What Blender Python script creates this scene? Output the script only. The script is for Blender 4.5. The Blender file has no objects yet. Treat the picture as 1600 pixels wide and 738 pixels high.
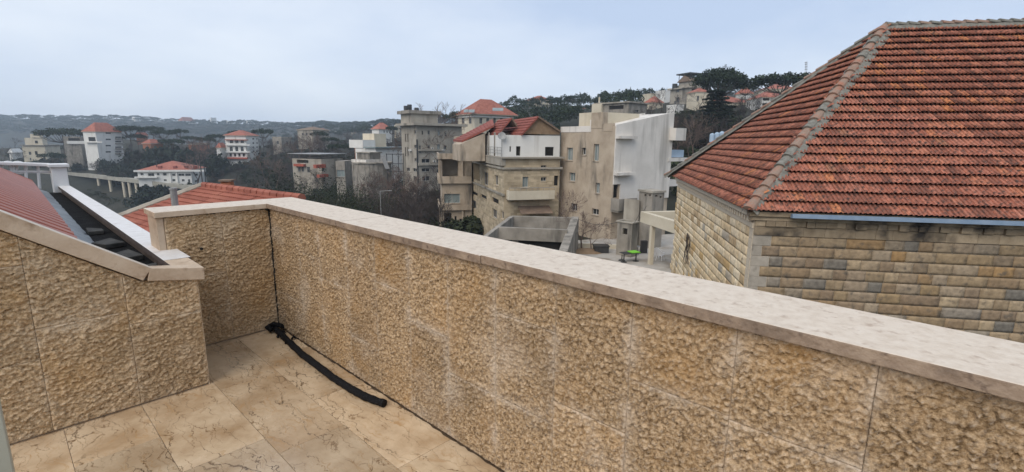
import bpy, math, random
import numpy as np
from math import radians, sin, cos, tan, pi
random.seed(7)
scene = bpy.context.scene
# ------------------------------------------------------------------ camera
F_PX, YAW, PITCH, ROLL, EYE = 759.45, 0.817622, 0.192688, 0.010433, 1.6
f3 = np.array([sin(YAW)*cos(PITCH), cos(YAW)*cos(PITCH), -sin(PITCH)])
r0 = np.array([cos(YAW), -sin(YAW), 0.0]); u0 = np.cross(r0, f3)
RT = cos(ROLL)*r0 + sin(ROLL)*u0; UP = -sin(ROLL)*r0 + cos(ROLL)*u0
EYEP = np.array([0, 0, EYE])
F2 = np.array([sin(YAW), cos(YAW), 0.0]); R2 = np.array([cos(YAW), -sin(YAW), 0.0])
from mathutils import Matrix, Vector
cam = bpy.data.cameras.new('camera'); cam_o = bpy.data.objects.new('camera', cam)
scene.collection.objects.link(cam_o); scene.camera = cam_o
cam.sensor_width = 36; cam.lens = 36*F_PX/1600; cam.clip_start = 0.05; cam.clip_end = 6000
cam_o.matrix_world = Matrix(((RT[0], UP[0], -f3[0], 0), (RT[1], UP[1], -f3[1], 0), (RT[2], UP[2], -f3[2], EYE), (0, 0, 0, 1)))
# ------------------------------------------------------------------ sky, sun, exposure
SUN_EL, SUN_AZ = radians(44), radians(-99)      # veiled, to the left of the view
wd = bpy.data.worlds.new('World'); scene.world = wd; wd.use_nodes = True
nt = wd.node_tree; nt.nodes.clear()
out = nt.nodes.new('ShaderNodeOutputWorld'); bg = nt.nodes.new('ShaderNodeBackground')
sky = nt.nodes.new('ShaderNodeTexSky'); sky.sky_type = 'NISHITA'; sky.sun_disc = False
sky.sun_elevation = SUN_EL; sky.sun_rotation = SUN_AZ; sky.air_density = 1.0; sky.dust_density = 2.0
tc = nt.nodes.new('ShaderNodeTexCoord'); mp = nt.nodes.new('ShaderNodeMapping'); mp.inputs['Scale'].default_value = (1, 1, 2.6)
nz = nt.nodes.new('ShaderNodeTexNoise'); nz.inputs['Scale'].default_value = 1.35; nz.inputs['Detail'].default_value = 6; nz.inputs['Roughness'].default_value = .56
cr = nt.nodes.new('ShaderNodeValToRGB')
cr.color_ramp.elements[0].position = .36; cr.color_ramp.elements[0].color = (3.4, 4.1, 5.35, 1)
cr.color_ramp.elements[1].position = .68; cr.color_ramp.elements[1].color = (5.2, 5.65, 6.3, 1)
mx = nt.nodes.new('ShaderNodeMix'); mx.data_type = 'RGBA'; mx.inputs[0].default_value = .9
nt.links.new(tc.outputs['Generated'], mp.inputs[0]); nt.links.new(mp.outputs[0], nz.inputs['Vector'])
nt.links.new(nz.outputs['Fac'], cr.inputs[0])
nt.links.new(sky.outputs[0], mx.inputs[6]); nt.links.new(cr.outputs[0], mx.inputs[7])
nt.links.new(mx.outputs[2], bg.inputs[0]); bg.inputs[1].default_value = .1
nt.links.new(bg.outputs[0], out.inputs[0])
sun = bpy.data.lights.new('sun', 'SUN'); sun.energy = 1.3; sun.angle = radians(50); sun.color = (1, .91, .80)
sun_o = bpy.data.objects.new('sun', sun); scene.collection.objects.link(sun_o)
sd = Vector((sin(SUN_AZ)*cos(SUN_EL), cos(SUN_AZ)*cos(SUN_EL), sin(SUN_EL)))
sun_o.rotation_euler = sd.to_track_quat('Z', 'Y').to_euler()
scene.cycles.volume_bounces = 3; scene.cycles.max_bounces = 8
vs = scene.view_settings; vs.view_transform = 'Standard'; vs.look = 'None'; vs.exposure = 0.75; vs.gamma = 1; vs.use_curve_mapping = False

# ------------------------------------------------------------------ measuring: a pixel of the photograph to a point of the place
def ray(x, y): return f3 + RT*(x-800)/F_PX - UP*(y-369)/F_PX
def atz(x, y, z):
    d = ray(x, y); return EYEP + d*(z-EYE)/d[2]
def atd(x, y, d):
    v = ray(x, y); return EYEP + v*d/(v@F2)
def atp(x, y, P, n):
    v = ray(x, y); n = np.array(n, float); return EYEP + v*((np.array(P)-EYEP)@n)/(v@n)
def azd(deg):                                   # direction from an azimuth relative to the view (0 away, 90 right)
    a = YAW + radians(deg); return np.array([sin(a), cos(a), 0.0])
def proj(P):
    d = np.asarray(P)-EYEP; w = d@f3
    return 800+F_PX*(d@RT)/w, 369-F_PX*(d@UP)/w, w

# ------------------------------------------------------------------ materials
MATS = {}
def N(t, typ, **kw):
    n = t.nodes.new(typ)
    for k, v in kw.items():
        if k in n.inputs: n.inputs[k].default_value = v
        else: setattr(n, k, v)
    return n
def mat(name, cols, scale=4.0, rough=.85, bump=.0, bscale=40.0, obj=True, rnd=0.0, streak=None, detail=6, spec=.3, metal=0, island=False, stretch=(1, 1, 1), stain=None):
    """cols: list of (pos, rgb) over a noise; rnd: per object (or per leaf) value spread; streak: dark stain colour running down; stain: (colour, scale, lo, hi)"""
    m = bpy.data.materials.new(name); m.use_nodes = True; t = m.node_tree; t.nodes.clear()
    o = N(t, 'ShaderNodeOutputMaterial'); b = N(t, 'ShaderNodeBsdfPrincipled')
    b.inputs['Roughness'].default_value = rough; b.inputs['Specular IOR Level'].default_value = spec; b.inputs['Metallic'].default_value = metal
    g = N(t, 'ShaderNodeNewGeometry'); oi = N(t, 'ShaderNodeObjectInfo'); ma = N(t, 'ShaderNodeMapping'); ma.inputs['Scale'].default_value = stretch
    t.links.new(g.outputs['Position'], ma.inputs[0])
    n = N(t, 'ShaderNodeTexNoise'); n.inputs['Scale'].default_value = scale; n.inputs['Detail'].default_value = detail; n.inputs['Roughness'].default_value = .62
    t.links.new(ma.outputs[0], n.inputs['Vector'])
    r = N(t, 'ShaderNodeValToRGB'); e = r.color_ramp.elements
    e[0].position = cols[0][0]; e[0].color = (*cols[0][1], 1); e[1].position = cols[-1][0]; e[1].color = (*cols[-1][1], 1)
    for p, c in cols[1:-1]:
        q = e.new(p); q.color = (*c, 1)
    t.links.new(n.outputs['Fac'], r.inputs[0]); col = r.outputs[0]
    def mixc(fac, a, c2, blend='MIX'):
        x = N(t, 'ShaderNodeMix', data_type='RGBA', blend_type=blend)
        if isinstance(fac, float): x.inputs[0].default_value = fac
        else: t.links.new(fac, x.inputs[0])
        t.links.new(a, x.inputs[6])
        if isinstance(c2, tuple): x.inputs[7].default_value = (*c2, 1)
        else: t.links.new(c2, x.inputs[7])
        return x.outputs[2]
    if streak:
        m2 = N(t, 'ShaderNodeMapping'); m2.inputs['Scale'].default_value = streak[1]
        t.links.new(g.outputs['Position'], m2.inputs[0])
        n2 = N(t, 'ShaderNodeTexNoise', Scale=1.0, Detail=5.0); t.links.new(m2.outputs[0], n2.inputs['Vector'])
        mr = N(t, 'ShaderNodeMapRange'); mr.inputs[1].default_value = streak[2]; mr.inputs[2].default_value = streak[3]
        t.links.new(n2.outputs['Fac'], mr.inputs[0]); col = mixc(mr.outputs[0], col, streak[0])
    if stain:
        n3 = N(t, 'ShaderNodeTexNoise', Scale=stain[1], Detail=6.0); t.links.new(g.outputs['Position'], n3.inputs['Vector'])
        mr = N(t, 'ShaderNodeMapRange'); mr.inputs[1].default_value = stain[2]; mr.inputs[2].default_value = stain[3]
        t.links.new(n3.outputs['Fac'], mr.inputs[0]); col = mixc(mr.outputs[0], col, stain[0])
    if rnd:
        mr = N(t, 'ShaderNodeMapRange'); mr.inputs[3].default_value = 1-rnd; mr.inputs[4].default_value = 1+rnd
        t.links.new((g.outputs['Random Per Island'] if island else oi.outputs['Random']), mr.inputs[0])
        cb = N(t, 'ShaderNodeCombineColor'); 
        for i in range(3): t.links.new(mr.outputs[0], cb.inputs[i])
        col = mixc(1.0, col, cb.outputs[0], 'MULTIPLY')
    t.links.new(col, b.inputs['Base Color'])
    if bump:
        n4 = N(t, 'ShaderNodeTexNoise', Scale=bscale, Detail=5.0); t.links.new(ma.outputs[0], n4.inputs['Vector'])
        bp = N(t, 'ShaderNodeBump', Strength=bump, Distance=.02); t.links.new(n4.outputs['Fac'], bp.inputs['Height']); t.links.new(bp.outputs[0], b.inputs['Normal'])
    t.links.new(b.outputs[0], o.inputs[0]); MATS[name] = m; return m
def ramp_by_random(name, stops, vary=.25, rough=.85, nscale=14, dark=None, bump=.3, bscale=60, island=False, spec=.25):
    """base colour picked per piece from constant stops, with noise and dark weathering on it"""
    m = bpy.data.materials.new(name); m.use_nodes = True; t = m.node_tree; t.nodes.clear()
    o = N(t, 'ShaderNodeOutputMaterial'); b = N(t, 'ShaderNodeBsdfPrincipled'); b.inputs['Roughness'].default_value = rough; b.inputs['Specular IOR Level'].default_value = spec
    oi = N(t, 'ShaderNodeObjectInfo'); g = N(t, 'ShaderNodeNewGeometry')
    r = N(t, 'ShaderNodeValToRGB'); e = r.color_ramp.elements; r.color_ramp.interpolation = 'LINEAR'
    e[0].position = stops[0][0]; e[0].color = (*stops[0][1], 1); e[1].position = stops[-1][0]; e[1].color = (*stops[-1][1], 1)
    for p, c in stops[1:-1]: q = e.new(p); q.color = (*c, 1)
    if island:      # pieces joined in one mesh carry their own random value in a colour attribute
        at = N(t, 'ShaderNodeAttribute'); at.attribute_name = 'rnd'; t.links.new(at.outputs['Fac'], r.inputs[0])
    else: t.links.new(oi.outputs['Random'], r.inputs[0])
    n = N(t, 'ShaderNodeTexNoise', Scale=nscale, Detail=6.0); t.links.new(g.outputs['Position'], n.inputs['Vector'])
    mr = N(t, 'ShaderNodeMapRange'); mr.inputs[1].default_value = .25; mr.inputs[2].default_value = .75; mr.inputs[3].default_value = 1-vary; mr.inputs[4].default_value = 1+vary
    t.links.new(n.outputs['Fac'], mr.inputs[0])
    cb = N(t, 'ShaderNodeCombineColor')
    for i in range(3): t.links.new(mr.outputs[0], cb.inputs[i])
    x = N(t, 'ShaderNodeMix', data_type='RGBA', blend_type='MULTIPLY'); x.inputs[0].default_value = 1
    t.links.new(r.outputs[0], x.inputs[6]); t.links.new(cb.outputs[0], x.inputs[7]); col = x.outputs[2]
    if dark:
        n3 = N(t, 'ShaderNodeTexNoise', Scale=dark[1], Detail=7.0); t.links.new(g.outputs['Position'], n3.inputs['Vector'])
        mr = N(t, 'ShaderNodeMapRange'); mr.inputs[1].default_value = dark[2]; mr.inputs[2].default_value = dark[3]; t.links.new(n3.outputs['Fac'], mr.inputs[0])
        x = N(t, 'ShaderNodeMix', data_type='RGBA'); t.links.new(mr.outputs[0], x.inputs[0]); t.links.new(col, x.inputs[6]); x.inputs[7].default_value = (*dark[0], 1); col = x.outputs[2]
    t.links.new(col, b.inputs['Base Color'])
    n4 = N(t, 'ShaderNodeTexNoise', Scale=bscale, Detail=5.0); t.links.new(g.outputs['Position'], n4.inputs['Vector'])
    bp = N(t, 'ShaderNodeBump', Strength=bump, Distance=.01); t.links.new(n4.outputs['Fac'], bp.inputs['Height']); t.links.new(bp.outputs[0], b.inputs['Normal'])
    t.links.new(b.outputs[0], o.inputs[0]); MATS[name] = m; return m

def marble_floor():
    m = bpy.data.materials.new('veined_floor_stone'); m.use_nodes = True; t = m.node_tree; t.nodes.clear()
    o = N(t, 'ShaderNodeOutputMaterial'); b = N(t, 'ShaderNodeBsdfPrincipled')
    g = N(t, 'ShaderNodeNewGeometry'); oi = N(t, 'ShaderNodeObjectInfo')
    off = N(t, 'ShaderNodeVectorMath', operation='SCALE'); off.inputs[0].default_value = (37, 91, 17); t.links.new(oi.outputs['Random'], off.inputs['Scale'])
    ps = N(t, 'ShaderNodeVectorMath', operation='ADD'); t.links.new(g.outputs['Position'], ps.inputs[0]); t.links.new(off.outputs[0], ps.inputs[1])
    nb = N(t, 'ShaderNodeTexNoise', Scale=3.2, Detail=7.0, Roughness=.65); t.links.new(ps.outputs[0], nb.inputs['Vector'])
    r = N(t, 'ShaderNodeValToRGB'); e = r.color_ramp.elements
    e[0].position = .3; e[0].color = (.37, .245, .135, 1); e[1].position = .66; e[1].color = (.66, .515, .345, 1); t.links.new(nb.outputs['Fac'], r.inputs[0])
    wn = N(t, 'ShaderNodeTexNoise', Scale=7.0, Detail=5.0, Roughness=.6); t.links.new(ps.outputs[0], wn.inputs['Vector'])
    ws = N(t, 'ShaderNodeVectorMath', operation='SCALE'); ws.inputs['Scale'].default_value = .17; t.links.new(wn.outputs['Color'], ws.inputs[0])
    wp = N(t, 'ShaderNodeVectorMath', operation='ADD'); t.links.new(ps.outputs[0], wp.inputs[0]); t.links.new(ws.outputs[0], wp.inputs[1])
    col = r.outputs[0]
    for sc, stretch, lo, hi, cl, mlo, mhi in ((2.6, (3.0, .32, 1), .0, .012, (.055, .027, .011), .37, .48), (6.5, (2.4, .38, 1), .0, .022, (.15, .08, .032), .44, .58), (5.0, (3.4, .35, 1), 0, .05, (.42, .25, .11), .45, .7)):
        mp = N(t, 'ShaderNodeMapping'); mp.inputs['Scale'].default_value = stretch; mp.inputs['Rotation'].default_value = (0, 0, .22); t.links.new(wp.outputs[0], mp.inputs[0])
        v = N(t, 'ShaderNodeTexVoronoi', feature='DISTANCE_TO_EDGE', Scale=sc); t.links.new(mp.outputs[0], v.inputs['Vector'])
        mr = N(t, 'ShaderNodeMapRange'); mr.inputs[1].default_value = lo; mr.inputs[2].default_value = hi; mr.inputs[3].default_value = 1; mr.inputs[4].default_value = 0; t.links.new(v.outputs['Distance'], mr.inputs[0])
        nm = N(t, 'ShaderNodeTexNoise', Scale=sc*.9, Detail=3.0); t.links.new(ps.outputs[0], nm.inputs['Vector'])
        m2 = N(t, 'ShaderNodeMapRange'); m2.inputs[1].default_value = mlo; m2.inputs[2].default_value = mhi; t.links.new(nm.outputs['Fac'], m2.inputs[0])
        ml = N(t, 'ShaderNodeMath', operation='MULTIPLY'); t.links.new(mr.outputs[0], ml.inputs[0]); t.links.new(m2.outputs[0], ml.inputs[1])
        x = N(t, 'ShaderNodeMix', data_type='RGBA'); t.links.new(ml.outputs[0], x.inputs[0]); t.links.new(col, x.inputs[6]); x.inputs[7].default_value = (*cl, 1); col = x.outputs[2]
    mr = N(t, 'ShaderNodeMapRange'); mr.inputs[3].default_value = .78; mr.inputs[4].default_value = 1.16; t.links.new(oi.outputs['Random'], mr.inputs[0])
    hs = N(t, 'ShaderNodeHueSaturation'); t.links.new(col, hs.inputs['Color']); t.links.new(mr.outputs[0], hs.inputs['Value'])
    t.links.new(hs.outputs[0], b.inputs['Base Color'])
    nr = N(t, 'ShaderNodeTexNoise', Scale=2.2, Detail=5.0); t.links.new(g.outputs['Position'], nr.inputs['Vector'])
    mr = N(t, 'ShaderNodeMapRange'); mr.inputs[1].default_value = .40; mr.inputs[2].default_value = .60; mr.inputs[3].default_value = .07; mr.inputs[4].default_value = .40; t.links.new(nr.outputs['Fac'], mr.inputs[0]); t.links.new(mr.outputs[0], b.inputs['Roughness'])
    nf = N(t, 'ShaderNodeTexNoise', Scale=160.0, Detail=4.0); t.links.new(ps.outputs[0], nf.inputs['Vector'])
    bp = N(t, 'ShaderNodeBump', Strength=.12, Distance=.004); t.links.new(nf.outputs['Fac'], bp.inputs['Height']); t.links.new(bp.outputs[0], b.inputs['Normal'])
    t.links.new(b.outputs[0], o.inputs[0]); MATS['floor'] = m
marble_floor()
def hammered(name, lo, mid, hi, pale, rust):
    """tooled limestone: relief is in the mesh, this gives the colour: body, rusty patches, pale lime bloom on the ridges"""
    m = bpy.data.materials.new(name); m.use_nodes = True; t = m.node_tree; t.nodes.clear()
    o = N(t, 'ShaderNodeOutputMaterial'); b = N(t, 'ShaderNodeBsdfPrincipled', Roughness=.8); b.inputs['Specular IOR Level'].default_value = .3
    g = N(t, 'ShaderNodeNewGeometry'); oi = N(t, 'ShaderNodeObjectInfo')
    n = N(t, 'ShaderNodeTexNoise', Scale=62.0, Detail=4.0, Roughness=.7); t.links.new(g.outputs['Position'], n.inputs['Vector'])
    r = N(t, 'ShaderNodeValToRGB'); e = r.color_ramp.elements; e[0].position = .36; e[0].color = (*lo, 1); e[1].position = .64; e[1].color = (*hi, 1); q = e.new(.5); q.color = (*mid, 1)
    t.links.new(n.outputs['Fac'], r.inputs[0]); col = r.outputs[0]
    def over(col, c, sc, a, b_, amt, rand=False):
        n3 = N(t, 'ShaderNodeTexNoise', Scale=sc, Detail=6.0)
        if rand:
            off = N(t, 'ShaderNodeVectorMath', operation='SCALE'); off.inputs[0].default_value = (13, 71, 29); t.links.new(oi.outputs['Random'], off.inputs['Scale'])
            ps = N(t, 'ShaderNodeVectorMath', operation='ADD'); t.links.new(g.outputs['Position'], ps.inputs[0]); t.links.new(off.outputs[0], ps.inputs[1]); t.links.new(ps.outputs[0], n3.inputs['Vector'])
        else: t.links.new(g.outputs['Position'], n3.inputs['Vector'])
        mr = N(t, 'ShaderNodeMapRange'); mr.inputs[1].default_value = a; mr.inputs[2].default_value = b_; mr.inputs[4].default_value = amt; t.links.new(n3.outputs['Fac'], mr.inputs[0])
        x = N(t, 'ShaderNodeMix', data_type='RGBA'); t.links.new(mr.outputs[0], x.inputs[0]); t.links.new(col, x.inputs[6]); x.inputs[7].default_value = (*c, 1); return x.outputs[2]
    col = over(col, rust, 2.3, .5, .72, .65, True)
    col = over(col, tuple(c*.42 for c in mid), 1.5, .52, .72, .55, True)
    col = over(col, pale, 2.6, .56, .76, .5, False)
    at = N(t, 'ShaderNodeAttribute'); at.attribute_name = 'rnd'; nb = N(t, 'ShaderNodeTexNoise', Scale=6.0, Detail=5.0); t.links.new(g.outputs['Position'], nb.inputs['Vector'])
    mb_ = N(t, 'ShaderNodeMapRange'); mb_.inputs[1].default_value = .42; mb_.inputs[2].default_value = .66; mb_.inputs[4].default_value = .58; t.links.new(nb.outputs['Fac'], mb_.inputs[0])
    ml = N(t, 'ShaderNodeMath', operation='MULTIPLY'); t.links.new(at.outputs['Fac'], ml.inputs[0]); t.links.new(mb_.outputs[0], ml.inputs[1])
    x = N(t, 'ShaderNodeMix', data_type='RGBA'); t.links.new(ml.outputs[0], x.inputs[0]); t.links.new(col, x.inputs[6]); x.inputs[7].default_value = (*pale, 1); col = x.outputs[2]
    mr = N(t, 'ShaderNodeMapRange'); mr.inputs[1].default_value = .5; mr.inputs[2].default_value = .62; mr.inputs[4].default_value = .55; t.links.new(g.outputs['Pointiness'], mr.inputs[0])
    x = N(t, 'ShaderNodeMix', data_type='RGBA'); t.links.new(mr.outputs[0], x.inputs[0]); t.links.new(col, x.inputs[6]); x.inputs[7].default_value = (*pale, 1); col = x.outputs[2]
    mr = N(t, 'ShaderNodeMapRange'); mr.inputs[3].default_value = .88; mr.inputs[4].default_value = 1.1; t.links.new(oi.outputs['Random'], mr.inputs[0])
    hs = N(t, 'ShaderNodeHueSaturation'); t.links.new(col, hs.inputs['Color']); t.links.new(mr.outputs[0], hs.inputs['Value'])
    t.links.new(hs.outputs[0], b.inputs['Base Color'])
    n4 = N(t, 'ShaderNodeTexNoise', Scale=120.0, Detail=5.0); t.links.new(g.outputs['Position'], n4.inputs['Vector'])
    bp = N(t, 'ShaderNodeBump', Strength=.8, Distance=.008); t.links.new(n4.outputs['Fac'], bp.inputs['Height']); t.links.new(bp.outputs[0], b.inputs['Normal'])
    t.links.new(b.outputs[0], o.inputs[0]); MATS[name] = m
hammered('stone_warm', (.13, .078, .036), (.35, .236, .126), (.55, .395, .24), (.60, .51, .41), (.39, .23, .092))
hammered('stone_brown', (.25, .16, .08), (.50, .345, .19), (.68, .50, .31), (.74, .60, .43), (.48, .28, .105))
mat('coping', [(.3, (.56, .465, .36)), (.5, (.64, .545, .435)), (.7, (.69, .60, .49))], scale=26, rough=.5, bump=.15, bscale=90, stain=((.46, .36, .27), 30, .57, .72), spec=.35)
mat('coping_sheen', [(.3, (.64, .61, .57)), (.7, (.76, .74, .71))], scale=14, rough=.4, bump=.1, bscale=90, stain=((.52, .48, .43), 9, .6, .75), spec=.5)  # bright wet sheen of the gutter coping, whitened into its base colour
mat('dark_edge', [(.3, (.055, .042, .035)), (.7, (.13, .10, .085))], scale=9, rough=.5, bump=.4, bscale=50)  # dark brown for the gutter coping's side faces and the core below
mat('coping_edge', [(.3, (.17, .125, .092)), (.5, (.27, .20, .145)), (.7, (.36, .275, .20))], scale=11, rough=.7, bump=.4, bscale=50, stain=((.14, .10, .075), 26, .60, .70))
mat('coping_tan', [(.3, (.42, .31, .21)), (.5, (.55, .43, .31)), (.7, (.62, .50, .37))], scale=6, rough=.6, bump=.15, bscale=70, stain=((.33, .23, .15), 14, .58, .74))
mat('mortar_warm', [(.3, (.30, .23, .16)), (.7, (.46, .37, .28))], scale=20, bump=.4, bscale=120)
mat('black_rubber', [(.3, (.004, .004, .005)), (.7, (.010, .010, .011))], scale=40, rough=.8, bump=.5, bscale=90, spec=.2)
mat('black_sealant', [(.3, (.008, .007, .006)), (.7, (.03, .025, .02))], scale=40, rough=.6, bump=.6, bscale=120)
mat('dirt', [(.3, (.03, .02, .013)), (.7, (.09, .06, .035))], scale=30, rough=.95, bump=.6, bscale=120)
mat('door_frame', [(.3, (.34, .35, .29)), (.7, (.40, .41, .34))], scale=3, rough=.45, spec=.5)
mat('membrane', [(.3, (.05, .06, .066)), (.5, (.10, .115, .125)), (.7, (.22, .24, .25))], scale=5, rough=.4, bump=.3, bscale=30, spec=.5)
mat('black_debris', [(.35, (.004, .004, .0045)), (.7, (.016, .016, .016))], scale=8, rough=.9, bump=.8, bscale=60, spec=.12)
mat('slab_grey', [(.3, (.025, .025, .023)), (.7, (.075, .072, .066))], scale=9, rough=.85, bump=.4)
mat('red_sheet', [(.3, (.27, .068, .036)), (.7, (.37, .11, .06))], scale=3, rough=.3, bump=.1, spec=.5)
mat('white_paint', [(.3, (.62, .63, .63)), (.7, (.78, .78, .77))], scale=2, rough=.6, streak=((.42, .41, .38), (3, 3, .35), .55, .8))
TILE = [(0, (.23, .092, .062)), (.25, (.33, .122, .078)), (.5, (.39, .148, .095)), (.75, (.44, .18, .12)), (.94, (.46, .178, .10)), (.975, (.56, .22, .095)), (1, (.22, .12, .092))]
ramp_by_random('terracotta', TILE, .38, .8, 22, dark=((.075, .048, .040), 11, .46, .68), bump=.5, bscale=70)
ramp_by_random('terracotta_far', TILE, .38, .8, 22, dark=((.075, .048, .040), 11, .46, .68), bump=.5, bscale=70, island=True)
mat('roof_mortar', [(.3, (.13, .125, .105)), (.7, (.26, .25, .215))], scale=9, rough=.95, bump=.6, bscale=50)
mat('ridge_clay', [(.3, (.24, .13, .085)), (.5, (.27, .20, .155)), (.7, (.34, .14, .085))], scale=3, rough=.9, bump=.4)
mat('gutter_blue', [(.3, (.16, .235, .33)), (.7, (.24, .31, .40))], scale=4, rough=.5, spec=.5)
BLK = [(0, (.27, .19, .115)), (.2, (.40, .31, .20)), (.38, (.24, .175, .115)), (.52, (.34, .27, .19)), (.66, (.30, .215, .12)), (.80, (.26, .225, .18)), (.9, (.17, .155, .13)), (1, (.34, .215, .10))]
ramp_by_random('rock_block', BLK, .3, .9, 9, dark=((.13, .11, .085), 6, .56, .75), bump=.9, bscale=24)
ramp_by_random('rock_block_far', BLK, .3, .9, 9, dark=((.13, .11, .085), 6, .56, .75), bump=.9, bscale=24, island=True)
BLP = [(0, (.74, .59, .38)), (.3, (.80, .67, .47)), (.5, (.64, .48, .28)), (.7, (.76, .60, .38)), (.85, (.46, .33, .19)), (.94, (.54, .36, .16)), (1, (.42, .39, .33))]
ramp_by_random('pale_block', BLP, .25, .9, 9, dark=((.33, .25, .15), 7, .58, .75), bump=.8, bscale=24)
ramp_by_random('pale_block_far', BLP, .25, .9, 9, dark=((.33, .25, .15), 7, .58, .75), bump=.8, bscale=24, island=True)
mat('quoin', [(.3, (.30, .27, .225)), (.7, (.42, .375, .31))], scale=5, rough=.85, bump=.25, bscale=60, rnd=.12, stain=((.10, .09, .075), 3.0, .6, .8))
mat('joint_pale', [(.3, (.52, .44, .33)), (.7, (.66, .57, .44))], scale=14, rough=.95, bump=.3)
mat('cornice', [(.3, (.28, .215, .14)), (.7, (.41, .325, .22))], scale=5, rough=.9, bump=.3, rnd=.25, stain=((.055, .047, .04), 2.0, .50, .70))
# the village
mat('concrete_beige', [(.3, (.33, .265, .195)), (.5, (.42, .345, .26)), (.7, (.50, .42, .325))], scale=.6, rough=.9, streak=((.085, .076, .064), (1.0, 1.0, .22), .54, .74), bump=.2)
mat('concrete_white', [(.3, (.60, .565, .51)), (.7, (.74, .70, .64))], scale=.5, rough=.9, streak=((.27, .25, .22), (1.3, 1.3, .12), .50, .82), bump=.15)
mat('concrete_grey', [(.3, (.20, .18, .15)), (.7, (.34, .31, .265))], scale=.8, rough=.95, streak=((.075, .07, .06), (1.4, 1.4, .25), .52, .75), bump=.3)
mat('concrete_old', [(.3, (.28, .25, .205)), (.7, (.42, .385, .32))], scale=.5, rough=.95, streak=((.10, .09, .075), (.5, .5, .09), .5, .76), bump=.3)
mat('masonry', [(.3, (.36, .29, .195)), (.7, (.50, .415, .29))], scale=.8, rough=.95, rnd=.22, island=True, streak=((.16, .13, .09), (.7, .7, .12), .54, .8), bump=.3)
mat('plaster_cream', [(.3, (.50, .44, .33)), (.7, (.62, .56, .44))], scale=.4, rough=.9, streak=((.27, .22, .15), (.8, .8, .1), .58, .85))
mat('plaster_white', [(.3, (.62, .61, .57)), (.7, (.72, .71, .67))], scale=.4, rough=.9, streak=((.36, .33, .28), (.8, .8, .1), .58, .85))
mat('brown_board', [(.3, (.20, .135, .08)), (.7, (.29, .20, .125))], scale=2, rough=.85)
mat('dark_metal', [(.3, (.02, .021, .022)), (.7, (.045, .045, .045))], scale=3, rough=.5, spec=.5)
mat('grey_metal', [(.3, (.19, .19, .185)), (.7, (.30, .30, .29))], scale=5, rough=.5, spec=.5)
mat('glass', [(.3, (.018, .021, .024)), (.7, (.04, .045, .05))], scale=.6, rough=.12, spec=.6)
mat('glass_pale', [(.3, (.16, .20, .20)), (.7, (.26, .30, .29))], scale=.8, rough=.2, spec=.6)
mat('dark_inside', [(.3, (.012, .011, .01)), (.7, (.03, .027, .024))], scale=.6, rough=.95)
mat('window_frame', [(.3, (.40, .39, .36)), (.7, (.52, .51, .48))], scale=2, rough=.6)
mat('roof_red', [(.3, (.22, .075, .052)), (.5, (.31, .11, .075)), (.7, (.39, .155, .105))], scale=1.2, rough=.85, bump=.5, bscale=6, rnd=.1)
mat('roof_red_dark', [(.3, (.18, .05, .036)), (.7, (.29, .085, .06))], scale=1.2, rough=.8, bump=.4, bscale=6)
mat('roof_brown', [(.3, (.14, .10, .075)), (.7, (.25, .18, .13))], scale=1.5, rough=.9)
mat('awning_red', [(.3, (.30, .07, .045)), (.7, (.40, .11, .07))], scale=1.5, rough=.9)
mat('tank_blue', [(.3, (.32, .42, .52)), (.7, (.42, .52, .62))], scale=1, rough=.5)
mat('plastic_white', [(.3, (.70, .70, .70)), (.7, (.80, .80, .80))], scale=2, rough=.4, spec=.5)
mat('plastic_green', [(.3, (.16, .50, .035)), (.7, (.24, .60, .06))], scale=2, rough=.5)
mat('paving', [(.3, (.34, .31, .27)), (.7, (.50, .47, .42))], scale=.7, rough=.85, stain=((.24, .20, .15), .5, .5, .7))
mat('road_concrete', [(.3, (.24, .23, .195)), (.7, (.36, .345, .29))], scale=.3, rough=.95)
mat('hill_ground', [(.3, (.016, .018, .011)), (.5, (.028, .028, .018)), (.7, (.050, .044, .030))], scale=.05, rough=1, detail=10)
mat('bark', [(.3, (.055, .042, .034)), (.7, (.12, .095, .075))], scale=6, rough=.95)
mat('twig', [(.3, (.038, .029, .026)), (.7, (.075, .060, .053))], scale=.4, rough=.95, rnd=.15)
mat('twig_red', [(.3, (.10, .068, .055)), (.7, (.18, .13, .105))], scale=.4, rough=.95)
mat('pine', [(.3, (.012, .021, .010)), (.7, (.032, .050, .021))], scale=.6, rough=.9, rnd=.35, island=True)
mat('cedar', [(.3, (.010, .017, .012)), (.7, (.026, .038, .022))], scale=.6, rough=.9, rnd=.35, island=True)
mat('shrub', [(.3, (.014, .021, .009)), (.7, (.042, .052, .022))], scale=.3, rough=.9, rnd=.4, island=True)
mat('brick_clay', [(.3, (.26, .10, .055)), (.7, (.38, .16, .085))], scale=8, rough=.9, bump=.4)
M = MATS
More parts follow.
